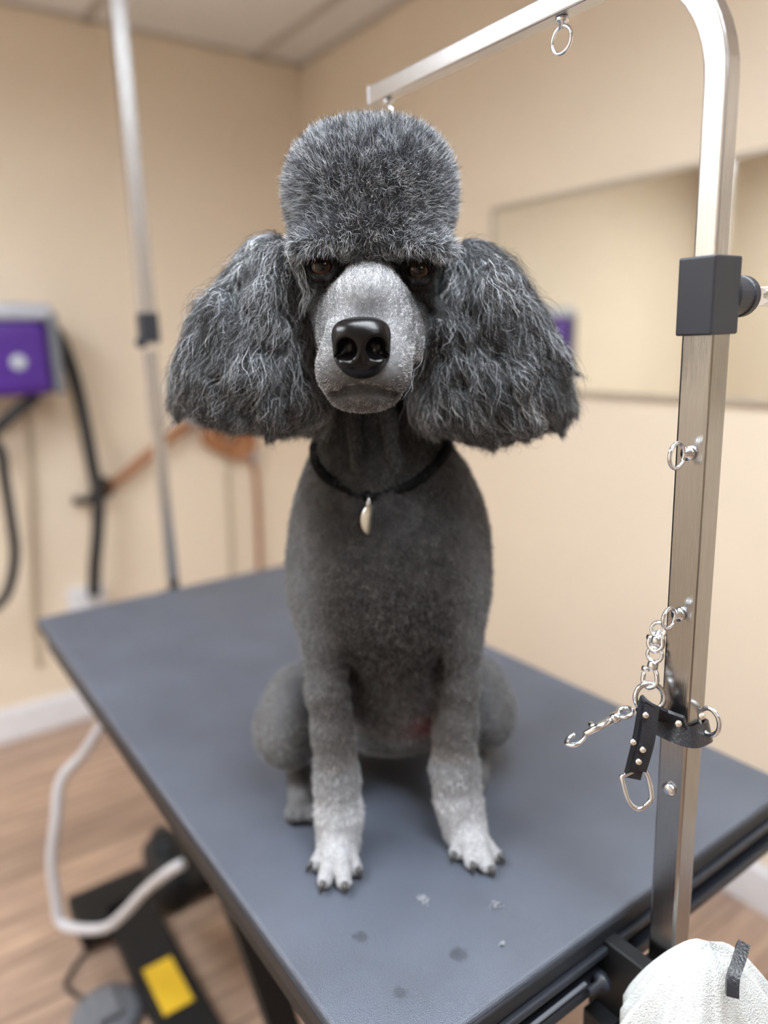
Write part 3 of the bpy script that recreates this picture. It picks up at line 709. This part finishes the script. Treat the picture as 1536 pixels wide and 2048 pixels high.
# paws with four toes each
def paw(wr, toes, k=.006):
    w0 = Lp(*wr); tips = []
    for tx, ty, rr, hgt in toes:
        v = FV+RV*(tx-768)/FPX+UV*(1024-ty)/FPX; tt = (TZ+rr*.8-CAM[2])/v[2]; q = CAM+v*tt-ORG
        tips.append(np.array([q.dot(XD), q.dot(YD_), rr*.95]))
    mid = np.mean(tips, 0); G.cone(w0, w0*.45+mid*.55+[0, .004, .006], .0195, .0165, .010)
    for tip, (tx, ty, rr, hgt) in zip(tips, toes):
        kn = w0+(tip-w0)*.60; kn[2] = .0165+hgt
        G.cone(w0*.7+tip*.3+[0, 0, .002], kn, .0105, rr*1.12, .0035); G.cone(kn, tip, rr*1.12, rr*.95, .0012)
        TOES.append((tip, tip-kn))
TOES = []
paw((677, 1688, -.033), [(634, 1728, .0086, -.002), (650, 1764, .0083, .003), (688, 1766, .0083, .003), (709, 1738, .0088, -.001)])
paw((932, 1668, -.022), [(914, 1706, .0088, -.002), (943, 1726, .0084, .003), (975, 1734, .0083, .003), (988, 1712, .0084, -.001)])
# --- head
G.ell(Lp(741, 520, .02), (.058, .085, .058), .02)
# topknot
ct = Lp(742, 395, .0)
G.ell(ct, (.0705, .078, .0555), .02, p=2.35)
G.ell(Lp(645, 484, -.062), (.029, .020, .0115), .012, rot=Ry(-.20)); G.ell(Lp(838, 490, -.060), (.029, .020, .0115), .012, rot=Ry(.20))
G.ell(Lp(740, 565, .03), (.074, .066, .062), .02)
G.ell(Lp(742, 455, -.050), (.052, .028, .020), .014)
# muzzle
def mz(py0, py1, xl_, xr_, Y, k=.012, p=2.3):
    a = Lp(xl_, (py0+py1)/2, Y); b = Lp(xr_, (py0+py1)/2, Y); t0 = Lp(740, py0, Y)[2]; t1 = Lp(740, py1, Y)[2]
    return ((a[0]+b[0])/2, Y, (t0+t1)/2), ((b[0]-a[0])/2, (t0-t1)/2)
secs_m = [(520, 720, 672, 814, -.055), (545, 755, 660, 824, -.075), (582, 782, 653, 826, -.095), (615, 798, 645, 820, -.113), (642, 806, 643, 810, -.128), (655, 796, 656, 796, -.141)]
MS = [mz(*q) for q in secs_m]
A_ = np.array([(c[1], c[0], c[2], r[0], r[1]) for c, r in MS]); A_ = A_[np.argsort(A_[:, 0])]
def fmz(X, Y, Z):
    y = Y.ravel(); v = [np.interp(y, A_[:, 0], A_[:, i]).reshape(Y.shape) for i in range(1, 5)]
    front = np.clip((A_[0, 0]+.022-Y)/.030, 0, 1); sc = np.sqrt(np.maximum(1-front**2, .02))
    q = (np.abs((X-v[0])/(v[2]*sc))**2.3+np.abs((Z-v[1])/(v[3]*sc))**2.3)**(1/2.3)
    return np.maximum((q-1)*.03, np.maximum(A_[0, 0]-.008-Y, Y-A_[-1, 0]))
G.put(fmz, (-.07, -.155, .40), (.07, -.05, .66), .010)
G.ell(Lp(736, 600, -.07), (.026, .05, .026), .015)                                # bridge of the nose
G.cone(Lp(664, 590, -.03), Lp(675, 680, -.07), .022, .016, .02); G.cone(Lp(820, 600, -.03), Lp(808, 690, -.065), .022, .016, .02)   # cheeks
G.ell(Lp(688, 742, -.122), (.0205, .022, .021), .012); G.ell(Lp(765, 742, -.122), (.0205, .022, .021), .012)   # lips
G.ell(Lp(727, 793, -.112), (.025, .024, .012), .012)                              # chin
def fvals(P):
    ii = [np.clip(np.searchsorted(G.ax[a], P[:, a])-1, 0, len(G.ax[a])-2) for a in range(3)]; return G.f[ii[0], ii[1], ii[2]]
def front_at(px, py):                      # first point of the body met at that place of the outline drawing
    ys_ = np.arange(-.18, .2, .0005); Q = np.array([Lp(px, py, y_) for y_ in ys_]); h = np.argmax(fvals(Q) < 0); return Q[h]
mouth = [front_at(a, b) for a, b in ((648, 795), (668, 790), (698, 781), (725, 776), (754, 780), (782, 788), (800, 793))]
G.chain(mouth, [.0012, .0028, .0040, .0044, .0040, .0028, .0012], .003, cut=True)
MLINE = [a_+(b_-a_)*t_ for a_, b_ in zip(mouth, mouth[1:]) for t_ in (0, .33, .66)]
G.chain([front_at(726, 772), front_at(725, 752)], [.0014, .0014], .002, cut=True)
# eye sockets
EYES = [(Lp(644, 534, -.0620), .0104), (Lp(836, 542, -.0600), .0104)]
for sgn, (e, r) in zip((-1, 1), EYES):
    G.ell(e+[0, -.012, .000], (.0165, .021, .0115), .008, cut=True, rot=Ry(sgn*.18))
    G.ell(e+[0, .004, 0], (.0150, .0135, .0135), .004)
    G.ell(e+[0, -.010, -.0010], (.0098, .016, .0070), .002, cut=True, rot=Ry(sgn*.12))
    G.chain([e+[-.0110, -.002, .0025], e+[-.0045, -.0088, .0090], e+[.0045, -.0088, .0090], e+[.0110, -.002, .0020]], [.0022, .0026, .0026, .0022], .002)
    G.chain([e+[-.0110, -.002, -.002], e+[-.0045, -.0078, -.0092], e+[.0045, -.0078, -.0092], e+[.0110, -.002, -.002]], [.0018, .0018, .0018, .0018], .002)
# --- ears
EL = [(545, 455), (578, 472), (598, 530), (615, 590), (627, 650), (633, 720), (640, 770), (664, 815), (662, 842), (630, 858), (570, 868), (500, 866), (430, 850), (380, 818), (352, 785), (356, 740), (378, 670), (405, 610), (440, 560), (478, 508), (505, 470)]
ER = [(930, 464), (900, 500), (890, 550), (868, 610), (848, 670), (836, 730), (818, 790), (830, 835), (880, 868), (930, 890), (985, 897), (1050, 880), (1105, 850), (1140, 820), (1132, 760), (1112, 680), (1085, 620), (1052, 570), (1015, 515), (975, 478)]
def P2(lst, Y): return [(Lp(a, b, Y)[0], Lp(a, b, Y)[2]) for a, b in lst]
def shrink(P, d):
    P = np.array(P); c = P.mean(0); v = P-c; return c+v*(1-d/np.linalg.norm(v, axis=1, keepdims=True))
YE = .0
G.poly(shrink(P2(EL, YE), .004), YE, .052, .058, .008, lean=(0, .10), n=2.1)
G.poly(shrink(P2(ER, YE), .004), YE, .052, .058, .008, lean=(0, .10), n=2.1)
# break-up of the ear masses into soft hanging locks
lr = np.random.default_rng(5)
for lst, sg_ in ((EL, -1), (ER, 1)):
    a_ = np.array(lst, float); x0_, x1_ = a_[:, 0].min()+35, a_[:, 0].max()-30
    for _ in range(46):
        px_, py_ = lr.uniform(x0_, x1_), lr.uniform(540, 850); c_ = False
        for (ax_, ay_), (bx_, by_) in zip(a_, np.roll(a_, -1, 0)):
            if (ay_ > py_) != (by_ > py_) and px_ < (bx_-ax_)*(py_-ay_)/(by_-ay_+1e-9)+ax_: c_ = not c_
        if not c_: continue
        q = front_at(px_, py_); low = py_ > 730
        if not -.075 < q[1] < .012: continue
        rr_ = lr.uniform(.006, .010)
        G.ell(q+[0, .003, 0], (rr_, rr_*.9, rr_*(1.3 if low else 3.0)), .008, rot=Ry(sg_*-.3*abs(px_-740)/300+lr.normal()*.25))
    for _ in range(22):
        px_, py_ = lr.uniform(x0_, x1_), lr.uniform(560, 840)
        q = front_at(px_, py_)
        if -.075 < q[1] < .012: G.ell(q+[0, -.002, 0], (.004, .009, .012), .007, cut=True, rot=Ry(sg_*-.3*abs(px_-740)/300+lr.normal()*.5))

V, F = G.mesh(); V = relax(V, F, 2, .5)
# drop small disconnected bits
V[:, 2] = np.maximum(V[:, 2], .0008)
print('dog verts', len(V))

# --- coat colour: silver paling on legs, feet and muzzle, plus painted shade and rim light
def ss(a, b, x): t = np.clip((x-a)/(b-a), 0, 1); return t*t*(3-2*t)
def hsh(P, s): return .5+.5*np.sin(P[:, 0]*s+1.7*np.sin(P[:, 1]*s*.7+2)+1.3*np.sin(P[:, 2]*s*.9))*np.sin(P[:, 2]*s*1.1+1.1*np.sin(P[:, 0]*s*.8))
EZ = Lp(740, 500, -.05)[2]
def inpoly(PL, x, z):
    ins = np.zeros(len(x), bool)
    for p, q in zip(PL, np.roll(PL, -1, 0)):
        ins ^= ((p[1] > z) != (q[1] > z)) & (x < (q[0]-p[0])*(z-p[1])/(q[1]-p[1]+1e-12)+p[0])
    return ins
PEL, PER = shrink(P2(EL, YE), -.004), shrink(P2(ER, YE), -.004)
XC = Lp(735, 700, -.1)[0]
def regions(P):
    x, y, z = P.T
    mzl = (y < -.066) & (z > .42) & (np.abs(x-XC) < .052) & (z < EZ-.009-.002*np.exp(-((x-XC)/.016)**2))
    ear = (inpoly(PEL, x, z) | inpoly(PER, x, z)) & ~mzl & (y < .052+.12*(z-.5))
    ear &= ~((np.abs(x-XC) < .050) & (z > Lp(740, 640, 0)[2]))
    top = (z > EZ-.009-.005*np.exp(-((x-XC)/.016)**2)) & ~mzl & ~ear & (y < .2)
    face = (z > .43) & ~mzl & ~ear & ~top & (y < .03)
    return mzl, ear, top, face
def coat(P):
    x, y, z = P.T; mzl, ear, top, face = regions(P); n1 = hsh(P, 90); n2 = hsh(P+.3, 210)
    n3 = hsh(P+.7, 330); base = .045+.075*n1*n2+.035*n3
    base = (base*.62)+.125*np.maximum(ss(.045, .100, np.abs(x-.02)), ss(.06, .12, y))*(z > .1)  # chest shade painted in darker, rim light on flanks and back painted paler
    legf = ss(.23, .02, z)*(y < np.where(z > .07, .035, .008)); base = base*(1-legf)+legf*(.17+.42*ss(.14, .035, z)+.04*n1)
    hind = (z < .2) & (y >= np.where(z > .07, .035, .008)); base = np.where(hind, .20+.04*n1, base)
    base = np.where(top, .15+.03*n1, base); base = np.where(ear, (.085+.03*n1)*(.55+.45*ss(.40, .455, z)), base)  # lower ears darkened: shade of their undersides put into the colour
    base = np.where(face, .040, base)
    xm_ = Lp(736, 640, -.1)[0]
    m_ = .29+.07*n2; m_ = m_*(1-.52*ss(Lp(730, 700, -.13)[2], Lp(730, 780, -.13)[2], z)); side = ss(.019, .040, np.abs(x-xm_)); m_ = m_*(1-.62*side*ss(.50, .56, z))
    nz_ = Lp(730, 640, -.13)[2]; m_ = m_*(1-.55*np.exp(-(((x-xm_)/.018)**2+((z-nz_-.004)/.009)**2)))    # darker bare skin above the nose
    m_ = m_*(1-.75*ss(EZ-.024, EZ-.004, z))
    base = np.where(mzl, m_, base)
    for e, r in EYES:
        d = np.linalg.norm((P-e)*[1, .8, 1.1], axis=1); base = base*(.15+.85*ss(.011, .021, d))
    c = base[:, None]*np.where((top | ear)[:, None], np.array([[.97, 1.02, 1.13]]), np.array([[1, 1, 1.05]]))
    dm = np.min([np.linalg.norm(P-q, axis=1) for q in MLINE], 0); c = c*(1-.92*np.exp(-(dm/.0036)**2))[:, None]
    pink = np.exp(-(((x-Lp(845, 1420, .06)[0])/.018)**2+((z-Lp(845, 1420, .06)[2])/.016)**2))*(y < .12)*(y > -.0)*.8
    c = c*(1-pink[:, None])+pink[:, None]*np.array([.22, .07, .08])
    warm = (ss(.40, .30, z)*ss(.10, .05, np.abs(x-.02))*(z > .1))[:, None]; c = c*(1-warm*np.array([0, .08, .14]))
    return np.clip(c, .004, 1)

tdog = empty('poodle', tuple(ORG), 'clipped grey standard poodle sitting on the black table, facing the camera', 'dog', rz=AZ-math.pi/2)
m, N, L, b = nodes_of('dog_skin'); at = N.new('ShaderNodeAttribute'); at.attribute_name = 'coat'
ns = N.new('ShaderNodeTexNoise'); ns.inputs['Scale'].default_value = 260; tc = N.new('ShaderNodeTexCoord'); L.new(tc.outputs['Object'], ns.inputs['Vector'])
mr = N.new('ShaderNodeMapRange'); mr.inputs['To Min'].default_value = .35; mr.inputs['To Max'].default_value = .95; L.new(ns.outputs['Fac'], mr.inputs['Value'])
hs = N.new('ShaderNodeHueSaturation'); L.new(at.outputs['Color'], hs.inputs['Color']); L.new(mr.outputs['Result'], hs.inputs['Value'])
L.new(hs.outputs['Color'], b.inputs['Base Color']); b.inputs['Roughness'].default_value = .9; b.inputs['Specular IOR Level'].default_value = .15
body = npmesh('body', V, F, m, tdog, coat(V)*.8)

# --- hair strands
m, N, L, b = nodes_of('silver_hair'); at = N.new('ShaderNodeAttribute'); at.attribute_name = 'tint'
L.new(at.outputs['Color'], b.inputs['Base Color']); b.inputs['Roughness'].default_value = .45; b.inputs['Specular IOR Level'].default_value = .45
HAIR = m
def strands(name, pick, n, length, nseg, rad, comb, lift, curl, freq, tintf, parent, hug=.5, jitter=.2, rot=0.0, clump=0):
    """pick: weight per face centre; comb(P, N) preferred direction; the strands follow the coat surface"""
    A = V[F[:, 0]]; B = V[F[:, 1]]; C_ = V[F[:, 2]]; D = V[F[:, 3]]
    area = .5*np.linalg.norm(np.cross(C_-A, D-B), axis=1); cen = (A+B+C_+D)/4
    wgt = area*pick(cen); wgt /= wgt.sum(); fi = rng.choice(len(F), n, p=wgt)
    u, v = rng.random(n)[:, None], rng.random(n)[:, None]
    P = (A[fi]*(1-u)+B[fi]*u)*(1-v)+(D[fi]*(1-u)+C_[fi]*u)*v
    Nn = G.grad(P); P = P-Nn*.0008
    root = P.copy(); pts = [P.copy()]
    ln = length(P)*(1+jitter*rng.standard_normal(n)).clip(.4, 1.7)
    ph = rng.random((n, 3))*6.28
    if clump:                                                     # neighbouring strands share their wave
        g = np.floor(P/clump).astype(int); hh = np.abs(np.sin(g@np.array([12.9898, 78.233, 37.719]))*43758.5453) % 1
        ph = ph*.35+(hh[:, None]*np.array([6.28, 11., 17.]))
    fr = freq*(1+.3*rng.standard_normal(n))
    jd = rng.standard_normal((n, 3)); jd -= (jd*Nn).sum(1, keepdims=True)*Nn
    for k in range(1, nseg):
        s = k/(nseg-1); Nn = G.grad(P); Cb = comb(root, Nn); Cb = Cb-(Cb*Nn).sum(1, keepdims=True)*Nn*hug
        Cb /= np.maximum(np.linalg.norm(Cb, axis=1, keepdims=True), .3)
        T2 = np.cross(Nn, Cb); wv = np.sin(fr*s*6.28+ph[:, 0])[:, None]*T2+np.sin(fr*s*6.28*1.3+ph[:, 1])[:, None]*Nn*.7
        d = Cb*(1-lift)+Nn*lift*(1-.6*s)+jd*jitter*.8+wv*curl
        d /= np.linalg.norm(d, axis=1, keepdims=True); P = P+d*(ln/(nseg-1))[:, None]; pts.append(P.copy())
    pts = np.stack(pts, 1)
    cu = bpy.data.hair_curves.new(name); cu.add_curves([nseg]*n)
    cu.points.foreach_set('position', pts.astype(np.float32).ravel())
    prof = rad*(1-.75*np.linspace(0, 1, nseg)**1.5); rr = (prof[None, :]*(1+.25*rng.standard_normal((n, 1))).clip(.5, 2))
    if 'radius' not in cu.attributes: cu.attributes.new('radius', 'FLOAT', 'POINT')
    cu.attributes['radius'].data.foreach_set('value', rr.astype(np.float32).ravel())
    col = tintf(root); q = cu.attributes.new('tint', 'FLOAT_COLOR', 'CURVE')
    q.data.foreach_set('color', np.c_[col, np.ones(n)].astype(np.float32).ravel())
    cu.materials.append(HAIR); o = bpy.data.objects.new(name, cu); COL.objects.link(o); o.parent = parent
    return o
def mix_tint(lo, hi, frac, gain=1.0, lock=None, la=.4):
    def f(P):
        c = coat(P); r = rng.random(len(P))
        if lock is not None:
            g = np.floor(P/np.array(lock)).astype(int); hh = np.abs(np.sin(g@np.array([12.9898, 78.233, 37.719]))*43758.5453) % 1; g_ = 1+la*(hh-.5)*2; r = r/(.5+hh)
        else: g_ = 1
        k = np.where(r < frac, hi*(.6+.8*rng.random(len(P))), lo*(.6+.8*rng.random(len(P))))*g_
        return np.clip(c*k[:, None]*gain, 0, .85)
    return f
vec = lambda *a: np.array(a, float)
def comb_top(P, Nn):
    c = Nn*1.0+vec(0, -.15, .25)+.35*np.c_[np.sin(P[:, 2]*70+P[:, 0]*40), np.zeros(len(P)), np.cos(P[:, 0]*65+P[:, 2]*30)]
    w_ = (ss(EZ+.026, EZ+.004, P[:, 2])*(P[:, 1] < -.03))[:, None]; return c*(1-w_)+w_*(Nn*.85+vec(0, -.1, -.50)+.4*np.sign(P[:, 0:1]-XC)*vec(1, 0, 0))
def comb_ear(P, Nn):
    out = np.sign(P[:, 0]-XC)[:, None]*vec(1, 0, 0)*(.15+.75*ss(.05, .16, np.abs(P[:, 0]-XC)))[:, None]
    swirl = .35*np.c_[np.sin(P[:, 2]*95+P[:, 0]*60), np.zeros(len(P)), .3*np.cos(P[:, 0]*120)]
    return vec(0, 0, -1)+out*ss(.40, .48, P[:, 2])[:, None]+swirl+Nn*.05
cm = np.array(Lp(735, 700, -.1))
def comb_muz(P, Nn):
    d = P-vec(cm[0], -.18, cm[2]-.01); d[:, 1] *= .6; return d/np.linalg.norm(d, axis=1, keepdims=True)
def comb_body(P, Nn): return vec(0, 0, -1)+Nn*.2+0*P
m4 = lambda P: [q.astype(float) for q in regions(P)]
rag = lambda P: 1.0*(P[:, 2] > EZ-.007+.004*(hsh(P, 900)-.5)-.007*np.exp(-((P[:, 0]-XC)/.016)**2))
eyed = lambda P: np.min([np.linalg.norm((P-e), axis=1) for e, r in EYES], 0)
strands('topknot_hair', lambda P: m4(P)[2]*rag(P)*(eyed(P) > .0150), 80000, lambda P: .0085+0*P[:, 0], 6, .00016, comb_top, .50, .45, .7, mix_tint(.55, 3.7, .36, 1.05, (.008, .009, .008), .14), tdog, hug=.0, jitter=.30, clump=.006)
strands('ear_hair', lambda P: m4(P)[1]*(P[:, 1] < .06), 80000, lambda P: .012+.040*ss(.42, .52, P[:, 2]), 16, .00016, comb_ear, .10, .42, 1.5, mix_tint(.50, 5.4, .22, .80, (.007, .03, .02), .55), tdog, hug=.97, jitter=.16, clump=.006)
strands('ear_hair', lambda P: m4(P)[1]*(P[:, 1] < .06), 26000, lambda P: .014+.008*ss(.42, .52, P[:, 2]), 10, .00013, comb_ear, .28, .8, 1.8, mix_tint(.5, 5.5, .25, .80, (.012, .03, .012), .5), tdog, hug=.9, jitter=.35, clump=.010)
strands('muzzle_hair', lambda P: m4(P)[0]*(P[:, 2] < EZ+.005)*(eyed(P) > .0115)*(np.min([np.linalg.norm(P-q, axis=1) for q in MLINE], 0) > .0035), 100000, lambda P: .0032+.0025*ss(EZ-.02, EZ, P[:, 2]), 4, .00011, comb_muz, .26, .35, .5, mix_tint(.50, 2.1, .38, 1.1, (.003, .012, .007), .32), tdog, hug=.8, jitter=.25)
strands('face_hair', lambda P: m4(P)[3]*(P[:, 1] < .03)*(eyed(P) > .0115), 16000, lambda P: .006+0*P[:, 0], 5, .00013, comb_body, .30, .4, .8, mix_tint(.8, 3.2, .3), tdog, hug=.8, jitter=.25)
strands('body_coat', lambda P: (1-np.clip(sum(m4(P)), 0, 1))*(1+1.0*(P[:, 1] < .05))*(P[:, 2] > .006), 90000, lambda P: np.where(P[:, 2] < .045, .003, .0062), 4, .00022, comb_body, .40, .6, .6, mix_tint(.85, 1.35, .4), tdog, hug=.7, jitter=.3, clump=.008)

# --- nose
NG = Field(axis((-.03, .03, .0006)), axis((-.022, .022, .0006)), axis((-.028, .026, .0006)))
NG.ell((0, 0, -.001), (.0215, .017, .0195), .0, p=2.7)
NG.ell((0, .003, .009), (.0205, .015, .0105), .004, p=2.4)
NG.ell((0, .003, -.0165), (.0135, .012, .009), .006)
for s_ in (-1, 1):
    NG.ell((s_*.0110, -.0165, -.0012), (.0080, .0120, .0082), .003, cut=True, rot=Ry(s_*.15))
    NG.ell((s_*.0185, -.012, -.0075), (.0055, .009, .0020), .002, cut=True, rot=Ry(s_*.55))
    NG.ell((s_*.0105, -.0135, -.0115), (.0062, .004, .0022), .003, rot=Ry(-s_*.2))
NG.cone((0, -.0185, -.001), (0, -.014, -.026), .0011, .0012, .0015, cut=True)
NV, NF = NG.mesh(); NV = relax(NV, NF, 2, .5); NV = NV@Rx(.10).T
NV = NV+Lp(723, 690, -.146)
m = mat('nose_leather', (.004, .0035, .004), .22, bump=.10, bscale=900, spec=.26)
npmesh('nose', NV, NF, m, tdog)
# --- eyes
m, N, L, b = nodes_of('dog_eye'); tc = N.new('ShaderNodeTexCoord'); sx = N.new('ShaderNodeVectorMath'); sx.operation = 'MULTIPLY'
sx.inputs[1].default_value = (1, 0, 1); L.new(tc.outputs['Object'], sx.inputs[0]); ln_ = N.new('ShaderNodeVectorMath'); ln_.operation = 'LENGTH'; L.new(sx.outputs[0], ln_.inputs[0])
cr = N.new('ShaderNodeValToRGB'); mr = N.new('ShaderNodeMapRange'); mr.inputs['From Max'].default_value = .0105; L.new(ln_.outputs['Value'], mr.inputs['Value']); L.new(mr.outputs['Result'], cr.inputs['Fac'])
E_ = cr.color_ramp.elements; E_[0].position = 0; E_[0].color = (.002, .002, .002, 1); E_[1].position = 1; E_[1].color = (.01, .006, .005, 1)
for p_, c_ in ((.36, (.003, .002, .002, 1)), (.42, (.018, .007, .003, 1)), (.62, (.050, .020, .006, 1)), (.70, (.012, .006, .004, 1))):
    e = E_.new(p_); e.color = c_
L.new(cr.outputs['Color'], b.inputs['Base Color']); b.inputs['Roughness'].default_value = .05; b.inputs['Specular IOR Level'].default_value = .35
for e, r in EYES:
    bm = bmesh.new(); bmesh.ops.create_uvsphere(bm, u_segments=32, v_segments=24, radius=r, matrix=Matrix.Rotation(math.pi/2, 4, 'X'))
    me = bpy.data.meshes.new('eye'); bm.to_mesh(me); bm.free(); me.materials.append(m); me.polygons.foreach_set('use_smooth', [True]*len(me.polygons))
    o = bpy.data.objects.new('eye', me); COL.objects.link(o); o.parent = tdog; o.location = tuple(e)
# --- nails
NAIL = mat('dog_nail', (.035, .032, .032), .35)
for tip, dr in TOES:
    d = Vector(dr); d.z = 0; d.normalize(); p = Vector(tip)+d*.0052
    bm = bmesh.new(); tube(bm, smoothpath([p+Vector((0, 0, .003)), p+d*.005+Vector((0, 0, .001)), p+d*.0078+Vector((0, 0, -.004))], 4), [.0032, .0031, .0030, .0028, .0026, .0022, .0018, .0012, .0006], 10)
    me = bpy.data.meshes.new('nail'); bmesh.ops.recalc_face_normals(bm, faces=bm.faces); bm.to_mesh(me); bm.free(); me.materials.append(NAIL)
    me.polygons.foreach_set('use_smooth', [True]*len(me.polygons)); o = bpy.data.objects.new('nail', me); COL.objects.link(o); o.parent = tdog
# --- collar with tag
def lchild(name, bm, m, parent, smooth=True):
    me = bpy.data.meshes.new(name); bmesh.ops.recalc_face_normals(bm, faces=bm.faces); bm.to_mesh(me); bm.free(); me.materials.append(m)
    if smooth: me.polygons.foreach_set('use_smooth', [True]*len(me.polygons))
    o = bpy.data.objects.new(name, me); COL.objects.link(o); o.parent = parent; return o
def sf(p):                                   # push a point out onto the coat surface, seen from the front
    y = -.1
    X = np.array([[p[0], y, p[2]]]);
    ys_ = np.linspace(-.10, .07, 171)
    pts_ = np.c_[np.full(171, p[0]), ys_, np.full(171, p[2])]
    ii = [np.clip(np.searchsorted(G.ax[a], pts_[:, a])-1, 0, len(G.ax[a])-2) for a in range(3)]
    fv = G.f[ii[0], ii[1], ii[2]]; h = np.argmax(fv < 0)
    return ys_[h]
front = Lp(732, 992, .0); nk = []
def fval(q):
    ii = [int(np.clip(np.searchsorted(G.ax[a], q[a])-1, 0, len(G.ax[a])-2)) for a in range(3)]; return G.f[ii[0], ii[1], ii[2]]
for k in range(48):
    th = 2*math.pi*k/48; dxy = np.array([math.sin(th), -math.cos(th), 0]); c_ = np.array([front[0]+.012, .068, front[2]+.046*(1-math.cos(th))+.006*math.sin(th)])
    c_[2] += .016*abs(math.sin(th)); r_ = .02
    while r_ < .14 and fval(c_+dxy*r_) < 0: r_ += .001
    nk.append(Vector(c_+dxy*(r_+.0014)))
cp = {3: tuple(nk[47])}
bm = bmesh.new(); tube(bm, nk, 1, closed=True, prof=[(.0013, .005), (-.0013, .005), (-.0013, -.005), (.0013, -.005)], up=Vector((0, 0, 1)))
collar = lchild('collar', bm, M['nylon'], tdog); collar['label'] = 'thin black collar with small silver tag'
c3 = Vector(cp[3])
TG = mat('tag_metal', (.72, .70, .64), .3, 1)
bm = bmesh.new(); ring(bm, c3+Vector((0, -.004, -.004)), .0042, .0010, (1, .2, 0), 18); lchild('split_ring', bm, M['chrome'], collar)
bm = bmesh.new(); c4 = c3+Vector((.0005, -.0075, -.0215)); lathe(bm, c4, [(.012, 0), (.0135, .0006), (.0135, .0016), (.012, .0022)], axis=(.75, -.6, .05), seg=30)
for v_ in bm.verts: v_.co.z = c4.z+(v_.co.z-c4.z)*1.12
ring(bm, c4+Vector((0, 0, .0155)), .0025, .0009, (.75, -.6, .05), 14)
tago = lchild('name_tag', bm, TG, collar); tago['label'] = 'silver oval tag'
